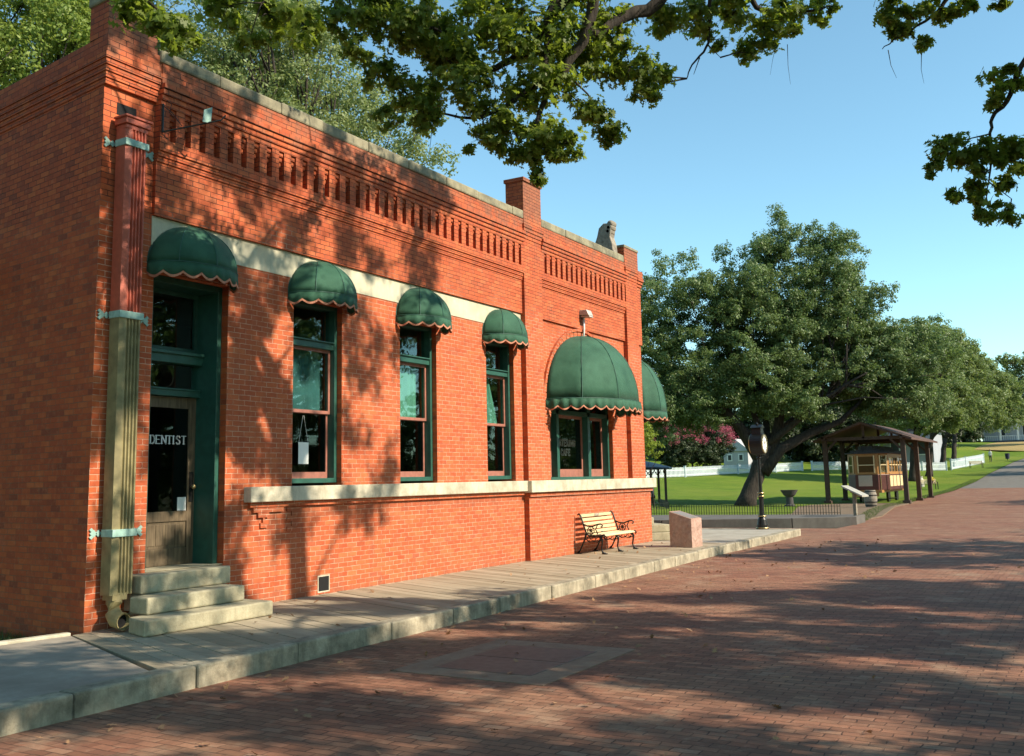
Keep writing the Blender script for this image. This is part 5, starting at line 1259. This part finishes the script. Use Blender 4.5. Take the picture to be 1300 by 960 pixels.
# two visitors far up the street
def person(loc, h, label, top, legs, rz=0):
    r = empty('person',loc,rz,label=label,cat='person')
    V = [(0,0,.53),(0,0,.60),(0,0,.72),(0,0,.81),(0,0,.865),(0,0,.93),(0,0,.985),
         (.05,0,.50),(.055,.01,.28),(.055,-.005,.05),(.06,.05,.015),(-.05,0,.50),(-.055,-.02,.28),(-.055,-.03,.05),(-.06,.02,.015),
         (.10,0,.80),(.125,-.01,.63),(.12,.03,.48),(.12,.05,.43),(-.10,0,.80),(-.125,-.01,.63),(-.12,.03,.48),(-.12,.05,.43)]
    Eg = [(0,1),(1,2),(2,3),(3,4),(4,5),(5,6),(0,7),(7,8),(8,9),(9,10),(0,11),(11,12),(12,13),(13,14),(3,15),(15,16),(16,17),(17,18),(3,19),(19,20),(20,21),(21,22)]
    Rd = [.085,.075,.085,.075,.032,.058,.045,.055,.038,.025,.02,.055,.038,.025,.02,.036,.027,.019,.015,.036,.027,.019,.015]
    me = bpy.data.meshes.new('body'); me.from_pydata([(x*h,y*h,z*h) for x,y,z in V],Eg,[]); me.materials.append(M[top])
    for mm in (legs,'skin'): me.materials.append(M[mm])
    o = bpy.data.objects.new('body',me); col.objects.link(o); o.parent = r
    sk = o.modifiers.new('skin','SKIN')
    for i,v in enumerate(me.skin_vertices[0].data if me.skin_vertices else []): v.radius = (Rd[i]*h,Rd[i]*h)
    ss_ = o.modifiers.new('sub','SUBSURF'); ss_.levels = 1; ss_.render_levels = 1
    bpy.context.view_layer.update()
    ev = bpy.data.meshes.new_from_object(o.evaluated_get(bpy.context.evaluated_depsgraph_get()))
    o.modifiers.clear(); o.data = ev
    for mm in [m_ for m_ in (top,legs,'skin')]:
        if M[mm].name not in [m_.name for m_ in ev.materials if m_]: ev.materials.append(M[mm])
    for p_ in ev.polygons:
        z_ = p_.center.z/h; x_ = abs(p_.center.x)/h
        p_.material_index = 2 if (z_ > .87 or (x_ > .09 and z_ < .60 and z_ > .4)) else (1 if z_ < .53 else 0)
        p_.use_smooth = True
    hr = MB(); hr.lathe([(.001,.068*h),(.035*h,.058*h),(.058*h,.025*h),(.06*h,-.01*h),(.05*h,-.03*h)],(0,-.012*h,.945*h),12,'z',False); hr.build('hair','iron',r,smooth=True)
    return r
def person_ok():
    pass
me_ = bpy.data.meshes.new('t')
try:
    person((142,2.0,tz(142,2.0)+.02),1.72,'person in a pale top and dark trousers standing by the far end of the fence','cloth_white','cloth_navy',R(70))
except Exception as e: print('person failed',e)
FB = empty('waste_bin',(146,.2,tz(146,.2)),label='small dark waste bin on a post at the far left edge of the asphalt street',cat='bin')
MB().lathe([(.25,.25),(.30,.95),(.32,1.0),(.20,1.02)],(0,0,0),12).build('drum','cloth_navy',FB); MB().box(-.04,.04,-.04,.04,0,.3).build('post','iron',FB)

# ------------------------------------------------------------------ ground litter
P = []; 
for _ in range(420):
    x = random.uniform(-8,22); y = -abs(random.gauss(0,2.6))-2.6 if random.random()<.7 else random.uniform(-12,-3)
    if y > kerbline(x)-.03 or y < -14: y = kerbline(x)-random.uniform(.03,.6)
    P.append((x,y,ROAD+.02))
for _ in range(60): x = random.uniform(-6,17); P.append((x,random.uniform(-2.6,-.1) if x>0 else random.uniform(-2.4,-.3),.022))
P = np.array(P); Nn = RNG.normal(size=P.shape)*.35+np.array([0,0,1])
tag(leaf_mesh('fallen_leaves',P,Nn,RNG.uniform(.05,.11,len(P)),'dead_leaf',None,'lobed'),'dry brown fallen leaves scattered over the brick street and walk','fallen leaves',kind='stuff')
# grass tufts beside the west wall
P = []; 
for _ in range(9000):
    s = random.uniform(-2.2,7); t = random.random()**1.3
    x = -.15-s*.96 if s>0 else -.1+abs(s)*.1; 
    yb = .12+max(0,s)*.16; yt = yb+.3+max(s,0)*1.6
    y = yb+(yt-yb)*t; P.append((x,y,-.2))
for _ in range(2500):
    s = random.uniform(.1,6); q = side(s,.04+random.random()*.5); P.append((q[0],q[1],-.2))
P = np.array(P); Nn = RNG.normal(size=P.shape); Nn[:,2] *= .15
def blades(name,P,hmin,hmax,material):
    n = len(P); a = RNG.random(n)*6.283; w = RNG.uniform(.004,.009,n); h = RNG.uniform(hmin,hmax,n); lean = RNG.normal(size=(n,2))*.35*h[:,None]
    dx = np.stack([np.cos(a)*w,np.sin(a)*w,np.zeros(n)],1); tip = P+np.stack([lean[:,0],lean[:,1],h],1); V = np.stack([P-dx,P+dx,tip],1)
    me = bpy.data.meshes.new(name); me.vertices.add(3*n); me.vertices.foreach_set('co',V.astype(np.float32).ravel()); me.loops.add(3*n); me.loops.foreach_set('vertex_index',np.arange(3*n,dtype=np.int32))
    me.polygons.add(n); me.polygons.foreach_set('loop_start',np.arange(0,3*n,3,dtype=np.int32)); me.polygons.foreach_set('loop_total',np.full(n,3,dtype=np.int32)); me.materials.append(M[material]); me.update(calc_edges=True)
    o = bpy.data.objects.new(name,me); col.objects.link(o); return o
tag(blades('grass_tufts',P,.05,.16,'grass_blade'),'dark grass growing along the foot of the shaded west wall','grass',kind='stuff')
# taller blades along the lawn edge by the street
P = np.array([(x,edge(x)+random.uniform(.0,.7),tz(x,0)+.02) for x in [random.uniform(33,100) for _ in range(9000)]])
tag(blades('lawn_edge_grass',P,.05,.14,'grass_blade'),'ragged grass along the street edge of the lawn','grass',kind='stuff')

# ------------------------------------------------------------------ camera, light, sky
cd = bpy.data.cameras.new('camera'); cam = bpy.data.objects.new('camera',cd); col.objects.link(cam); sc.camera = cam
F0 = 1252.0; yaw,pitch,roll = R(30.39),R(7.94),R(-1.196)
f = Vector((math.cos(yaw)*math.cos(pitch),math.sin(yaw)*math.cos(pitch),math.sin(pitch)))
r_ = f.cross(Vector((0,0,1))).normalized(); u_ = r_.cross(f)
r2 = r_*math.cos(roll)+u_*math.sin(roll); u2 = -r_*math.sin(roll)+u_*math.cos(roll)
cam.matrix_world = Matrix(((r2.x,u2.x,-f.x,-7.82),(r2.y,u2.y,-f.y,-10.59),(r2.z,u2.z,-f.z,1.70),(0,0,0,1)))
cd.sensor_width = 36; cd.lens = 36*F0/1300; cd.shift_y = -45/1300; cd.clip_end = 3000; cd.clip_start = .05
sun = bpy.data.lights.new('sun','SUN'); so = bpy.data.objects.new('sun',sun); col.objects.link(so)
sun.energy = 5.0; sun.angle = R(.53); sun.color = (1,.87,.70)
sv = Vector((.12,-1,.70)).normalized(); so.rotation_euler = sv.to_track_quat('Z','Y').to_euler()
w = bpy.data.worlds.new('World'); sc.world = w; w.use_nodes = True; nt = w.node_tree
bg = nt.nodes['Background']; sk = nt.nodes.new('ShaderNodeTexSky'); sk.sky_type = 'NISHITA'; sk.sun_disc = False
sk.sun_elevation = math.asin(sv.z); sk.sun_rotation = math.atan2(sv.x,sv.y); sk.air_density = .85; sk.dust_density = .25; sk.ozone_density = 1.3; sk.altitude = 150
mxs = nt.nodes.new('ShaderNodeMix'); mxs.data_type='RGBA'; mxs.blend_type='MULTIPLY'; mxs.inputs[0].default_value=1; nt.links.new(sk.outputs[0],mxs.inputs[6]); mxs.inputs[7].default_value=(.96,1.21,1.05,1)
nt.links.new(mxs.outputs[2],bg.inputs[0]); bg.inputs[1].default_value = .145
sc.view_settings.view_transform = 'Standard'; sc.view_settings.look = 'None'; sc.view_settings.exposure = .72; sc.view_settings.gamma = 1; sc.view_settings.use_curve_mapping = False
sc.cycles.max_bounces = 7; sc.cycles.transparent_max_bounces = 12; sc.cycles.diffuse_bounces = 3; sc.cycles.glossy_bounces = 3
sc.cycles.sample_clamp_indirect = 6
